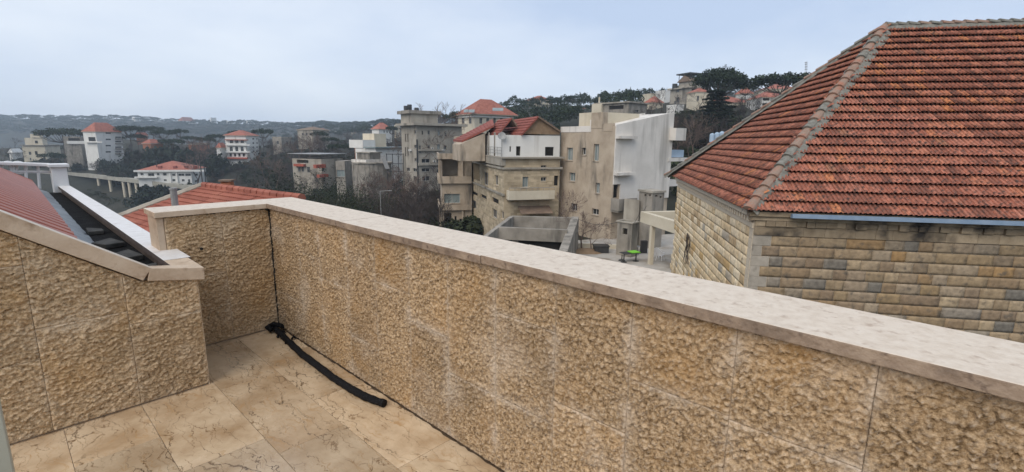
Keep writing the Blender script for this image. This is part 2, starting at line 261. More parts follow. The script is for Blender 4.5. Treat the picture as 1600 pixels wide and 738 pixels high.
# ------------------------------------------------------------------ mesh helpers
COL = scene.collection
class MB:
    def __init__(s): s.v = []; s.f = []
    def add(s, vs_, fs):
        o = len(s.v); s.v += [tuple(map(float, p)) for p in vs_]; s.f += [tuple(i+o for i in f) for f in fs]; return s
    def hexa(s, p8):      # bottom 4 then top 4, same winding
        return s.add(p8, [(3, 2, 1, 0), (4, 5, 6, 7), (0, 1, 5, 4), (1, 2, 6, 5), (2, 3, 7, 6), (3, 0, 4, 7)])
    def box(s, x0, y0, z0, x1, y1, z1):
        return s.hexa([(x0, y0, z0), (x1, y0, z0), (x1, y1, z0), (x0, y1, z0), (x0, y0, z1), (x1, y0, z1), (x1, y1, z1), (x0, y1, z1)])
    def obox(s, P, a, b, la, lb, z0, z1):      # box from corner P along horizontal a, b
        P = np.array([P[0], P[1], 0.]); q = [P, P+a*la, P+a*la+b*lb, P+b*lb]
        if np.cross(a, b)[2]*la*lb < 0: q = q[::-1]
        return s.hexa([(*p[:2], z0) for p in q]+[(*p[:2], z1) for p in q])
    def quad(s, *p): return s.add(p, [tuple(range(len(p)))])
    def tube(s, pts, rad, n=8, cap=True, up=None):
        pts = [np.array(p, float) for p in pts]; o = len(s.v); k = len(pts)
        rad = rad if hasattr(rad, '__len__') else [rad]*k
        prev = None
        for i, p in enumerate(pts):
            d = pts[min(i+1, k-1)]-pts[max(i-1, 0)]; d = d/(np.linalg.norm(d)+1e-9)
            if prev is None:
                a = np.array([0, 0, 1.]) if abs(d[2]) < .9 else np.array([1., 0, 0]); e = np.cross(d, a)
            else: e = prev-d*(prev@d)
            e /= np.linalg.norm(e)+1e-9; prev = e; g = np.cross(d, e)
            for j in range(n):
                t = 2*pi*j/n; s.v.append(tuple(p+rad[i]*(cos(t)*e+sin(t)*g)))
        for i in range(k-1):
            for j in range(n):
                a = o+i*n+j; b = o+i*n+(j+1) % n; s.f.append((a, b, b+n, a+n))
        if cap: s.f.append(tuple(o+j for j in range(n))[::-1]); s.f.append(tuple(o+(k-1)*n+j for j in range(n)))
        return s
    def mesh(s, name, m=None):
        me = bpy.data.meshes.new(name); me.from_pydata(s.v, [], s.f); me.update()
        if m: me.materials.append(M[m] if isinstance(m, str) else m)
        return me
    def build(s, name, m, parent=None, smooth=False, bevel=0):
        o = obj(name, s.mesh(name, m), parent)
        if smooth: o.data.polygons.foreach_set('use_smooth', [True]*len(o.data.polygons))
        if bevel:
            b = o.modifiers.new('bevel', 'BEVEL'); b.width = bevel; b.segments = 2; b.limit_method = 'ANGLE'
        return o
def wmat(o):
    return (wmat(o.parent) @ o.matrix_parent_inverse if o.parent else Matrix.Identity(4)) @ o.matrix_basis
def obj(name, me, parent=None, loc=None):
    o = bpy.data.objects.new(name, me); COL.objects.link(o)
    if parent is not None: o.parent = parent; o.matrix_parent_inverse = wmat(parent).inverted()
    if loc is not None: o.location = loc
    return o
def tag(o, label=None, cat=None, group=None, kind=None):
    for k, v in (('label', label), ('category', cat), ('group', group), ('kind', kind)):
        if v: o[k] = v
    return o
def thing(name, label, cat, group=None, loc=(0, 0, 0)):
    o = bpy.data.objects.new(name, None); COL.objects.link(o); o.location = loc; o.empty_display_size = .2
    return tag(o, label, cat, group)
_T = {}
def vnoise(u, v, seed):
    T = _T.get(seed)
    if T is None: T = _T[seed] = np.random.RandomState(seed).rand(256, 256)
    i = np.floor(u).astype(int); j = np.floor(v).astype(int); a = u-i; b = v-j; a = a*a*(3-2*a); b = b*b*(3-2*b)
    g = lambda p, q: T[p % 256, q % 256]
    return g(i, j)*(1-a)*(1-b)+g(i+1, j)*a*(1-b)+g(i, j+1)*(1-a)*b+g(i+1, j+1)*a*b
def npmesh(name, V, Fq, m, rnd=None):
    me = bpy.data.meshes.new(name); V = np.asarray(V, np.float32); Fq = np.asarray(Fq, np.int32); k = Fq.shape[1]
    me.vertices.add(len(V)); me.vertices.foreach_set('co', V.ravel()); me.loops.add(Fq.size); me.loops.foreach_set('vertex_index', Fq.ravel())
    me.polygons.add(len(Fq)); me.polygons.foreach_set('loop_start', np.arange(0, Fq.size, k, dtype=np.int32))
    if rnd is not None:
        at = me.attributes.new('rnd', 'FLOAT', 'POINT'); at.data.foreach_set('value', np.asarray(rnd, np.float32))
    me.update(calc_edges=True); me.validate()
    if m: me.materials.append(M[m] if isinstance(m, str) else m)
    return me

# ================================================================== THE TERRACE
XW, YW, HC, TC, OV = 1.533, 4.1806, 1.0816, .0405, .0365       # right wall face, back wall face, coping top, its thickness, its overhang
YN, XN = 3.49, .802                                            # low left wall: face and free end
GROUND = -8.0
def tooled_panel(name, parent, P, a, n, w, h, m, seed, amp, fx, fz, topcut=None, step=.0052):
    """a slab of tooled stone on a wall: corner P, width w along a, height h, outward n; every tool mark is in the mesh"""
    nx = max(4, int(w/step)); nz = max(4, int(h/step)); g = .0007
    uu = np.linspace(g, w-g, nx+1); zz = np.linspace(g, h-g, nz+1); U, Zz = np.meshgrid(uu, zz)
    X = U+P[0]*3.1+P[1]*2.7; Y = Zz+P[2]
    # chipped facets: every cell is one stroke of the pick, its own depth and tilt
    def chips(X, Y, sd):
        rs = np.random.RandomState(sd); T = rs.rand(5, 64, 64); i = np.floor(X).astype(int); j = np.floor(Y).astype(int); best = np.full(X.shape, 9.); H = np.zeros(X.shape)
        for di in (-1, 0, 1):
            for dj in (-1, 0, 1):
                p, q_ = (i+di) % 64, (j+dj) % 64; dx = X-(i+di+T[0][p, q_]); dy = Y-(j+dj+T[1][p, q_]); dd = dx*dx+dy*dy; c = dd < best; best = np.where(c, dd, best)
                H = np.where(c, T[2][p, q_]+(T[3][p, q_]-.5)*1.3*dx+(T[4][p, q_]-.75)*1.5*dy, H)
        return H
    wx = (vnoise(X*18, Y*18, seed+1)-.5)*.035; wz = (vnoise(X*18+40, Y*18+9, seed+2)-.5)*.035
    a1 = 1-abs(2*vnoise((X+wx)*fx, (Y+wz)*fz, seed+3)-1); a2 = vnoise((X+wz)*fx*.45, (Y+wx)*fz*.45, seed+4); a3 = vnoise(X*fx*2.1, Y*fz*2.1, seed+5)
    hgt = amp*(.95*chips((X+wx)*fx, (Y+wz)*fz, seed+6)+.55*chips((X-wz)*fx*1.9, (Y+wx)*fz*1.9, seed+7)+.5*a2-.9)
    edge = np.minimum(np.minimum(U, w-U), np.minimum(Zz, h-Zz)); k = np.clip(edge/.007, 0, 1)
    hgt = hgt*k-.001*(1-k)+.006; bloom = np.exp(-edge/.03).ravel()
    if topcut is not None: Zz = np.minimum(Zz, topcut(U)-.002)
    V = np.array(P)[None, None, :]+U[..., None]*a+Zz[..., None]*np.array([0, 0, 1.])+hgt[..., None]*n
    I = np.arange((nx+1)*(nz+1)).reshape(nz+1, nx+1); q = np.stack([I[:-1, :-1], I[:-1, 1:], I[1:, 1:], I[1:, :-1]], -1).reshape(-1, 4)
    if np.cross(a, [0, 0, 1])@n < 0: q = q[:, ::-1]
    V = V.reshape(-1, 3)
    # turned edges into the joint
    ring = np.concatenate([I[0, :], I[1:, -1], I[-1, -2::-1], I[-2:0:-1, 0]]); o = len(V); V = np.concatenate([V, V[ring]-np.array(n)*.02]); L = len(ring)
    s_ = np.array([[ring[i], o+i, o+(i+1) % L, ring[(i+1) % L]] for i in range(L)])
    if np.cross(a, [0, 0, 1])@n < 0: s_ = s_[:, ::-1]
    me = npmesh(name, V, np.concatenate([q, s_]), m, np.concatenate([bloom, np.ones(L)])); 
    return obj(name, me, parent)
ex, ey, ez = np.eye(3)
# floor
fl = MB().box(-1.9, -1.2, -.25, XW+.05, YW+.05, -.004).build('terrace_floor', 'mortar_warm'); tag(fl, kind='structure')
strips = [-1.69, -1.335, -.98, -.625, -.27, .085, .437, .826, 1.186, XW+.012]
joints = {8: [-1.2, -.1, 1.872, 2.80, 3.61, 4.22], 7: [-1.2, .2, 1.35, 2.412, 3.35, 4.22], 6: [-1.2, .9, 1.9, 2.60, 3.18, 3.52], 5: [-1.2, .5, 1.55, 2.42, 3.02, 3.52], 4: [-1.2, .8, 1.8, 2.7, 3.52]}
for i in range(len(strips)-1):
    ys = joints.get(i, [-1.2, .2, 1.1, 2.0, 2.9, 3.52])
    for j in range(len(ys)-1):
        g = .0011; x0, x1, y0, y1 = strips[i]+g, strips[i+1]-g, ys[j]+g, ys[j+1]-g; dz = random.uniform(-.0008, .0008)
        MB().box(x0, y0, -.0035, x1, y1, dz).build('floor_tile', 'floor', fl, bevel=.0012)
# far right corner of the low wall leaves floor up to the back wall
MB().box(.826-.35, YN+.03, -.0034, .8249, YW+.01, -.0004).build('floor_tile', 'floor', fl)
# right parapet
rw = thing('parapet_wall', 'long tooled stone parapet with cream coping running along the right of the terrace', 'wall', loc=(XW, 1.5, 0))
def wpart(mb, name, m, root, **k):
    o = mb.build(name, m, root, **k); o.matrix_parent_inverse = root.matrix_basis.inverted() if False else Matrix.Translation(-Vector(root.location)); return o
def reparent(o, root): o.matrix_parent_inverse = Matrix.Translation(-Vector(root.location)); return o
wpart(MB().box(XW+.008, -1.6, -.3, XW+.27, YW+.27, HC-TC-.001), 'wall_core', 'mortar_warm', rw)
yj = [-1.6, -1.3, -.955, -.605, -.25, .107, .463, .828, 1.178, 1.532, 1.885, 2.224, 2.578, 2.921, 3.319, 3.653, YW-.006]
hj = {4: .45, 5: .724, 6: .735, 7: .505, 8: .815, 9: .388, 10: .585, 11: .745, 12: .30, 13: .62, 14: .755, 15: .34, 3: .6, 2: .4}
for i in range(len(yj)-1):
    hs_ = [0.012, hj.get(i, .5), HC-TC-.004]
    if i in (8,): hs_ = [.012, .392, .815, HC-TC-.004]
    for k in range(len(hs_)-1):
        reparent(tooled_panel('stone_panel', rw, (XW, yj[i+1], hs_[k]), -ey, -ex, yj[i+1]-yj[i], hs_[k+1]-hs_[k], 'stone_warm', 11+i*3+k, .0100, 60, 68, step=.0052 if yj[i+1] > -.3 else .02), rw)
cj = [-1.62, -.45, 1.60, 2.93, YW-OV]
for i in range(len(cj)-1):
    y0, y1 = cj[i]+.0008, cj[i+1]-.0008; dz = (0, .0012, -.001, 0)[i]; dx = (0, .0, -.004, 0)[i]
    if i == 3:
        mb = MB().hexa([(XW-OV, y0, HC-TC), (XW+.3036, y0, HC-TC), (XW+.3036, YW+.298, HC-TC), (XW-OV, y1, HC-TC), (XW-OV, y0, HC), (XW+.3036, y0, HC), (XW+.3036, YW+.298, HC), (XW-OV, y1, HC)])
    else: mb = MB().box(XW-OV+dx, y0, HC-TC+dz, XW+.3036, y1, HC+dz)
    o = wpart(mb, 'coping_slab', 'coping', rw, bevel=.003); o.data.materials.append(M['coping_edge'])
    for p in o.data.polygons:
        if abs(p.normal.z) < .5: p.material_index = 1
# back parapet
XL = .7411
bw = thing('parapet_wall', 'short tooled stone parapet at the far end of the terrace, with a cream coping', 'wall', loc=(1.1, YW, 0))
wpart(MB().box(XL+.04, YW+.008, -.3, XW+.006, YW+.26, HC-TC-.001), 'wall_core', 'mortar_warm', bw)
for k, (x0, x1, z0, z1) in enumerate([(.80, 1.166, .012, .57), (.80, 1.166, .57, HC-TC-.004), (1.166, XW-.012, .012, HC-TC-.004)]):
    reparent(tooled_panel('stone_panel', bw, (x0, YW, z0), ex, -ey, x1-x0, z1-z0, 'stone_brown', 71+k, .0095, 34, 62), bw)
wpart(MB().hexa([(XL+.012, YW+.0, .0), (.797, YW+.0, .0), (.797, YW+.03, .0), (XL+.012, YW+.262, .0), (XL+.012, YW+.0, HC-TC-.004), (.797, YW+.0, HC-TC-.004), (.797, YW+.03, HC-TC-.004), (XL+.012, YW+.262, HC-TC-.004)]), 'end_strip', 'coping_tan', bw, bevel=.004)
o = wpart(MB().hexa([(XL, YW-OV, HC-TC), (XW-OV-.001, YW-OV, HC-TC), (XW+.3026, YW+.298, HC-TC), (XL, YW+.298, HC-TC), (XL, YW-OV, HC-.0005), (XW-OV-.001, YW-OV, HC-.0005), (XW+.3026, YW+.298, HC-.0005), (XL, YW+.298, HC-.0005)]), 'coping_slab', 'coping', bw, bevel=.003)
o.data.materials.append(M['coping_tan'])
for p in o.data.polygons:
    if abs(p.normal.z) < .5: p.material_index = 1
wpart(MB().tube([(1.012, YW-.012, .775), (1.012, YW-.002, .775)], .012, 8), 'drain_hole', 'black_sealant', bw)
pts = [(XW-.012+random.uniform(-.004, .004), YW-.010, z) for z in np.linspace(.03, HC-TC-.006, 34)]
o = wpart(MB().tube(pts, [random.uniform(.004, .010) for _ in pts], 6), 'corner_sealant', 'black_sealant', rw)
wpart(MB().tube([(XW-.02, YW-.02, HC-TC-.012), (XW-.04, YW-.03, HC-TC-.008)], [.014, .010], 6), 'corner_sealant', 'black_sealant', rw)
# dirt along the foot and under the copings
def ragged(a, b, n, r0_, r1_):
    a = np.array(a); b = np.array(b); return [a+(b-a)*t+np.array([0, 0, random.uniform(-.004, .004)]) for t in np.linspace(0, 1, n)], [random.uniform(r0_, r1_) for _ in range(n)]
for A, B, n, q, R_ in (((XW-.004, YW, .004), (XW-.004, -1.5, .004), 170, (.003, .011), rw), ((XW-.006, YW, HC-TC-.004), (XW-.006, -1.5, HC-TC-.004), 150, (.002, .007), rw), ((.8, YW-.006, HC-TC-.004), (XW, YW-.006, HC-TC-.004), 40, (.002, .007), bw)):
    p_, r_ = ragged(A, B, n, *q); wpart(MB().tube(p_, r_, 5), 'dirt_line', 'dirt', R_)
# low left wall with its raking coping (the gable of the neighbouring sheet roof)
lw = thing('low_wall', 'low tooled stone wall with a raking tan coping at the left of the terrace', 'wall', loc=(.4, YN, 0))
def ztop(x): return .722 + (.770-.722)*(.83-x)/.29 if x > .52 else .770+(.52-x)*.70     # underside of coping
wpart(MB().add([(-1.9, YN+.008, -.3), (XN-.004, YN+.008, -.3), (XN-.004, YN+.008, ztop(XN)-.004), (.52, YN+.008, .766), (-1.9, YN+.008, ztop(-1.9)-.004), (-1.9, YN+.2, -.3), (XN-.004, YN+.2, -.3), (XN-.004, YN+.2, ztop(XN)-.004), (.52, YN+.2, .766), (-1.9, YN+.2, ztop(-1.9)-.004)],
    [(0, 1, 2, 3, 4), (9, 8, 7, 6, 5), (1, 6, 7, 2), (2, 7, 8, 3), (3, 8, 9, 4), (4, 9, 5, 0), (0, 5, 6, 1)]), 'wall_core', 'mortar_warm', lw)
lj = [-1.9, -1.38, -1.02, -.66, -.30, .045, .436, XN]
lh = {6: .515, 5: .60, 4: .43, 3: .7, 2: .5, 1: .6, 0: .5}
for i in range(len(lj)-1):
    x0, x1 = lj[i], lj[i+1]; zs = [.010, lh[i]]
    if i < 5: zs.append(lh[i]+.52)
    for k in range(len(zs)):
        z0 = zs[k]; z1 = zs[k+1] if k+1 < len(zs) else max(ztop(x0), ztop(x1))-.003
        cut = None if k+1 < len(zs) else (lambda U, x0=x0, z0=z0: np.vectorize(ztop)(x0+U)-z0-.003)
        reparent(tooled_panel('stone_panel', lw, (x0, YN, z0), ex, -ey, x1-x0, z1-z0, 'stone_brown', 131+i*4+k, .0105, 36, 62, cut, step=.0055 if x1 > -.2 else .02), lw)
wpart(MB().box(XN-.003, YN-.004, .0, XN+.003, YN+.20, .70), 'end_face', 'stone_brown', lw)
d = .033
def rake(xa, xb, th, name):
    za, zb = ztop(xa), ztop(xb); L = math.hypot(xb-xa, zb-za); nx_, nz_ = -(zb-za)/L, (xb-xa)/L
    q = [(xa, za), (xb, zb), (xb+nx_*th, zb+nz_*th), (xa+nx_*th, za+nz_*th)]
    mb = MB().hexa([(q[0][0], YN-d, q[0][1]), (q[1][0], YN-d, q[1][1]), (q[1][0], YN+.20, q[1][1]), (q[0][0], YN+.20, q[0][1]), (q[3][0], YN-d, q[3][1]), (q[2][0], YN-d, q[2][1]), (q[2][0], YN+.055, q[2][1]), (q[3][0], YN+.055, q[3][1])])
    o = wpart(mb, name, 'coping_tan', lw, bevel=.004); o.data.materials.append(M['coping'])
    for p in o.data.polygons:
        if p.normal.z > .5: p.material_index = 1
    return o
rake(-.62, .525, .083, 'coping_slab'); rake(-1.9, -.623, .083, 'coping_slab')
# level return piece and the parapet of the gutter behind it
wpart(MB().hexa([(.546, YN-d, .766), (.838, YN-d, .716), (.838, YN+.075, .716), (.546, YN+.055, .766), (.562, YN-d, .842), (.842, YN-d, .795), (.842, YN+.075, .797), (.562, YN+.055, .840)]), 'coping_slab', 'coping_tan', lw, bevel=.004)
o = wpart(MB().hexa([(.703, YN+.0765, .716), (.842, YN+.0765, .716), (.842, 3.8215, .716), (.703, 3.8215, .716), (.703, YN+.0765, .800), (.842, YN+.0765, .797), (.842, 3.8215, .798), (.703, 3.8215, .800)]), 'coping_slab', 'coping_tan', lw, bevel=.004); o.data.materials.append(M['dark_edge'])
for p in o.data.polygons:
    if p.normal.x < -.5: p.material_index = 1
wpart(MB().box(.72, YN+.2005, -.3, .80, 3.6995, .714), 'wall_core', 'mortar_warm', lw)
# =========== own roof well: gutter, sheet roof, outer parapet
gp = thing('gutter_parapet', 'narrow parapet with a coping whitened with painted sheen running away beside the black roof gutter', 'wall', loc=(.75, 7, 0))
PA = [atz(238.4, 395.2, .80), atz(90.4, 290.8, .80)]; PB = [atz(243, 376, .80), atz(107.5, 289.2, .80)]
xi0, xi1 = .66, .60; xo0, xo1 = .86, .80
xi0, xo0 = .703, .858; YE = (PA[1][1]+PB[1][1])/2; xi1, xo1 = .714, .86
xs_ = .703
for k, (ya, yb) in enumerate([(3.823, 5.2), (5.203, 6.9), (6.903, 8.8), (8.803, YE)]):
    fa, fb = (ya-3.82)/(YE-3.82), (yb-3.82)/(YE-3.82)
    ia, ib = xs_+(xi1-xs_)*fa, xs_+(xi1-xs_)*fb; oa, ob = xo0+(xo1-xo0)*fa, xo0+(xo1-xo0)*fb
    o = wpart(MB().hexa([(ia, ya, .76), (oa, ya, .76), (ob, yb, .76), (ib, yb, .76), (ia, ya, .80), (oa, ya, .80), (ob, yb, .80), (ib, yb, .80)]), 'coping_slab', 'coping_sheen', gp, bevel=.003)
    o.data.materials.append(M['dark_edge'])
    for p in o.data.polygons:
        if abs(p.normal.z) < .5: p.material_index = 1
wpart(MB().hexa([(xs_+.03, 3.70, -2), (xo0-.03, 3.70, -2), (xo1-.03, YE, -2), (xi1+.03, YE, -2), (xs_+.03, 3.70, .758), (xo0-.03, 3.70, .758), (xo1-.03, YE, .758), (xi1+.03, YE, .758)]), 'wall_core', 'dark_edge', gp)
gt = tag(MB().box(-.2, YN+.202, .40, xs_+.028, YE-.02, .695).build('roof_gutter', 'black_debris'), 'black roof gutter with a grey membrane strip between red sheet roof and sheen-whitened coping', 'gutter')
# membrane with folds
mb = MB(); n = 60; o_ = 0
for i in range(n):
    y = YN+.07+(YE-YN)*i/(n-1)
    for j in range(7):
        x = .33+.18*j/6; mb.v.append((x+.085*(i/n), y, .86-.158*(j/6)**.7-.03*(i/n)*(1-j/6)+.010*sin(i*1.9+j)*random.random()))
for i in range(n-1):
    for j in range(6): a = i*7+j; mb.f.append((a, a+1, a+8, a+7))
mb.build('membrane', 'membrane', gt, smooth=True)
for i, (x, y, s_) in enumerate([(.62, 3.98, .16), (.60, 4.55, .17), (.59, 5.2, .16), (.60, 6.0, .13)]):
    a = random.uniform(-.4, .4); c, s2 = cos(a), sin(a)
    MB().hexa([(x+u*c-v*s2, y+u*s2+v*c, .696+w*.6+(.03 if w else 0)*random.random()) for w in (0, .045) for u, v in ((-s_*.45, -s_*.7), (s_*.45, -s_*.7), (s_*.45, s_*.7), (-s_*.45, s_*.7))]).build('loose_slab', 'slab_grey', gt, bevel=.006)
# sheet roof: ribbed
sr = thing('sheet_roof', 'red ribbed sheet metal roof sloping to the gutter at far left', 'roof', loc=(-.5, 6, 0))
mb = MB(); PIT = .70; y = YN+.10; xe = .36; prof = []
while y < YE-.15:
    prof += [(y, 0), (y+.13, 0), (y+.145, .045), (y+.175, .055), (y+.205, .045), (y+.22, 0)]; y += .22
for (yy, h) in prof:
    for x in (.30+.0165*(yy-YN), -2.6): mb.v.append((x, yy, .945-.011*(yy-YN)+(.30+.0165*(yy-YN)-x)*.65+h))
for i in range(len(prof)-1): mb.f.append((2*i, 2*i+2, 2*i+3, 2*i+1))
o = wpart(mb, 'roof_sheet', 'red_sheet', sr); sm = o.modifiers.new('thick', 'SOLIDIFY'); sm.thickness = .004
# white balustrade and pier at the end of the gutter
YP = YE+.05
q = lambda x, y: atp(x, y, (0, YP, 0), ey)
bl = thing('balustrade', 'white metal balustrade with square panels and a ring, left of the white pier', 'railing', loc=(-.6, YP, .8))
def bar(x0, y0, x1, y1, r, name):
    wpart(MB().tube([q(x0, y0), q(x1, y1)], r, 6), name, 'white_paint', bl)
a, b = q(-40, 251.5), q(79, 255.5); wpart(MB().hexa([(a[0], YP-.09, a[2]-.05), (b[0], YP-.09, b[2]-.05), (b[0], YP+.09, b[2]-.05), (a[0], YP+.09, a[2]-.05), (a[0], YP-.09, a[2]), (b[0], YP-.09, b[2]), (b[0], YP+.09, b[2]), (a[0], YP+.09, a[2])]), 'handrail', 'white_paint', bl, bevel=.01)
bar(-40, 268, 80, 269, .022, 'rail')
for x in (2, 20, 39.5, 59): bar(x, 257, x+3, 295, .022, 'baluster')
for cx_ in (14, 29):
    c = q(cx_, 262); wpart(MB().tube([c+np.array([.09*cos(t), 0, .09*sin(t)]) for t in np.linspace(0, 2*pi, 17)], .016, 5, cap=False), 'ring', 'white_paint', bl)
pr_ = thing('white_pier', 'white painted pier with a flat cap where the gutter coping ends', 'pier', loc=(.5, YP, .8))
a, b = q(79, 270), q(104, 270); zt = q(90, 258)[2]
wpart(MB().box(a[0], YP-.14, .3, b[0], YP+.14, zt-.03), 'pier_shaft', 'white_paint', pr_, bevel=.008)
wpart(MB().box(a[0]-.03, YP-.19, zt-.03, b[0]+.035, YP+.19, zt+.02), 'pier_cap', 'white_paint', pr_, bevel=.008)
# black foam pipe lying on the tiles
hp = [(420, 516, .035), (424, 508, .05), (436, 506, .05), (446, 513, .03)]
ho = thing('foam_pipe', 'black foam pipe lagging lying on the floor by the right wall', 'pipe', loc=(1.45, 3, 0))
cl = [(428, 511), (445, 528), (470, 552), (495, 571), (520, 590), (545, 606), (570, 620), (601, 631)]
P_ = [atz(x, y, .024) for x, y in cl]; pts = []
for i in range(len(P_)-1):
    for t in np.linspace(0, 1, 8, endpoint=False): pts.append(P_[i]*(1-t)+P_[i+1]*t+np.array([random.uniform(-.002, .002), 0, random.uniform(-.001, .002)]))
pts.append(P_[-1])
wpart(MB().tube(pts, [.022+.0035*random.random() for _ in pts], 10), 'pipe_sleeve', 'black_rubber', ho, smooth=False)
pts = [atz(x, y, z) for x, y, z in [(424, 517, .03), (419, 512, .05), (427, 507, .06), (438, 508, .055), (446, 512, .03), (452, 517, .012)]]
wpart(MB().tube(pts, [.018, .026, .024, .018, .011, .006], 8), 'torn_end', 'black_rubber', ho)
for x, y in ((433, 527), (446, 537), (440, 521), (456, 530)):
    c = atz(x, y, .012); wpart(MB().tube([c, c+np.array([.02, .012, .012]), c+np.array([.03, -.01, .0])], [.010, .012, .004], 6), 'torn_flap', 'black_rubber', ho)
# door jamb at the left edge of the view
c = atz(21.5, 738, .42); A_ = azd(-44)
dj = thing('door_jamb', 'grey green painted door frame edge at the bottom left corner', 'door frame', loc=tuple(c))
for dz_, w in ((0, .05), ):
    P = np.array([c[0], c[1], 0]); wpart(MB().obox(P, -azd(46), azd(-44), .09, .05, 0.002, 2.15), 'jamb', 'door_frame', dj, bevel=.003)
    wpart(MB().obox(P-azd(46)*.012+azd(-44)*.05, -azd(46), azd(-44), .06, .012, 0.002, 2.13), 'stop_bead', 'door_frame', dj)
# the house that carries the terrace
tag(MB().box(-1.9, -1.6, GROUND, XW+.268, YW+.258, -.26).build('terrace_house', 'stone_brown'), 'stone house body carrying the terrace', 'house')

# ================================================================== STONE HOUSE WITH THE HIPPED TILE ROOF
c0 = atd(1168, 331, 12.0); ZE = c0[2]; LF = atz(1040, 276, ZE)
b_ = np.array([.55, -.835, 0.0]); b_ /= np.linalg.norm(b_); a_ = np.array([-b_[1], b_[0], 0.0])
W_A = (LF-c0)@a_; AO = W_A/2; AP = atp(1383, 42, c0+a_*AO, a_); BO = (AP-c0)@b_; HR = AP[2]-ZE; LB = 17.0
SH = thing('stone_house', 'rock faced stone house with a large hipped terracotta roof on the right', 'house', loc=tuple(c0+a_*AO+b_*8-ez*(ZE-GROUND)))
INSET = .28
w0 = c0+a_*INSET+b_*INSET; ZW = ZE-.10           # wall corner
wlA, wlB = W_A-2*INSET, LB-2*INSET
core = MB().obox(w0+a_*.004+b_*.004, a_, b_, wlA-.008, wlB-.008, GROUND-1, ZE+.02)
reparent(core.build('wall_core', 'joint_pale', SH), SH)
# roof shell under the tiles
tl = -.07
P = [c0+a_*.1+b_*.1, c0+a_*(W_A-.1)+b_*.1, c0+a_*(W_A-.1)+b_*(LB-.1), c0+a_*.1+b_*(LB-.1), AP-ez*.1, c0+a_*AO+b_*(LB-BO)+ez*(HR-.1)]
P = [p-ez*.06 if i < 4 else p for i, p in enumerate(P)]
reparent(MB().add(P, [(0, 3, 5, 4), (0, 4, 1), (1, 4, 5, 2), (2, 5, 3), (3, 2, 1, 0)]).build('roof_deck', 'dark_inside', SH), SH)
# tile: two rolls, hooks over the row below
TW, TL, GAUGE_ROWS = .216, .43, 24
prof = [(0, 0), (.012, .028), (.036, .038), (.060, .028), (.072, .002), (.106, .0), (.118, .028), (.142, .038), (.168, .028), (.180, .002), (TW, 0)]
def tile_mesh(name, j):
    rs = random.Random(j); V = []; n = len(prof)
    for (yy, lift) in ((0, .118), (TL, .016)):
        for (x, h) in prof: V.append((x+rs.uniform(-.002, .002), yy+(rs.uniform(-.006, .006) if yy == 0 else 0), h+lift+(rs.uniform(-.002, .002) if yy == 0 else 0)))
    for (x, h) in prof: V.append((x, .016, h*.8+.118-.018))
    F_ = [(i, i+1, n+i+1, n+i) for i in range(n-1)]+[(2*n+i, 2*n+i+1, i+1, i) for i in range(n-1)]
    return V, F_
TM = []
for j in range(5):
    V, F_ = tile_mesh('t', j); me = bpy.data.meshes.new('roof_tile'); me.from_pydata(V, [], F_); me.materials.append(M['terracotta']); TM.append((me, np.array(V), np.array(F_)))
tiles = []
def face_tiles(org, along, inward, length, inset_run, run, rise, two_hips):
    sl = math.hypot(run, rise); s_dir = (inward*run+ez*rise)/sl; nrm = np.cross(along, s_dir); nrm *= np.sign(nrm[2])
    for r in range(GAUGE_ROWS):
        t = r/GAUGE_ROWS; lo = inset_run*(t+.5/GAUGE_ROWS); hi = length-inset_run*(t+.5/GAUGE_ROWS)
        o = org+s_dir*sl*t; x = -(.108 if r % 2 else 0)
        while x < length:
            if x+TW*.5 > lo-.02 and x+TW*.5 < hi+.02:
                tiles.append((o+along*x+nrm*(-.06)+s_dir*random.uniform(-.006, .006)-ez*.0, along, s_dir, nrm, random.random(), random.randrange(5)))
            x += TW
face_tiles(c0, b_, a_, LB, BO, AO, HR, True)          # front, facing the terrace
nf = len(tiles)
face_tiles(c0, a_, b_, W_A, AO, BO, HR, True)         # left hip face
def shown(P, w):
    x, y, d_ = proj(P); return (-40 < x < 1640 and -40 < y < 780 and d_ > 0)
def split300(items, key, limit=300):
    sc = sorted(range(len(items)), key=lambda i: key(items[i])); return set(sc[:limit])
def tkey(t):
    P = t[0]+t[1]*.1+t[2]*.2; v = EYEP-P; d_ = np.linalg.norm(v); area = max(1e-6, (v/d_)@t[3])/d_**2
    return -area if shown(P, 0) else 1
near = split300(tiles, tkey)
VV, FF, RR = [], [], []; off = 0
IDT = Matrix.Translation(-Vector(SH.location))
for i, (P, al, sl_, nr, rv, k) in enumerate(tiles):
    me, V, F_ = TM[k]; flip = np.cross(al, sl_)@nr < 0
    if i in near:
        ob = bpy.data.objects.new('roof_tile', me); COL.objects.link(ob); ob.parent = SH; ob.matrix_parent_inverse = IDT
        A = Matrix(((al[0], sl_[0], nr[0], P[0]), (al[1], sl_[1], nr[1], P[1]), (al[2], sl_[2], nr[2], P[2]), (0, 0, 0, 1)))
        ob.matrix_basis = A
    else:
        VV.append(P+V[:, :1]*al+V[:, 1:2]*sl_+V[:, 2:3]*nr); FF.append((F_[:, ::-1] if flip else F_)+off); RR.append(np.full(len(V), rv)); off += len(V)
o = obj('more_roof_tiles', npmesh('more_roof_tiles', np.concatenate(VV), np.concatenate(FF), 'terracotta_far', np.concatenate(RR)), SH); reparent(o, SH); o['kind'] = 'stuff'
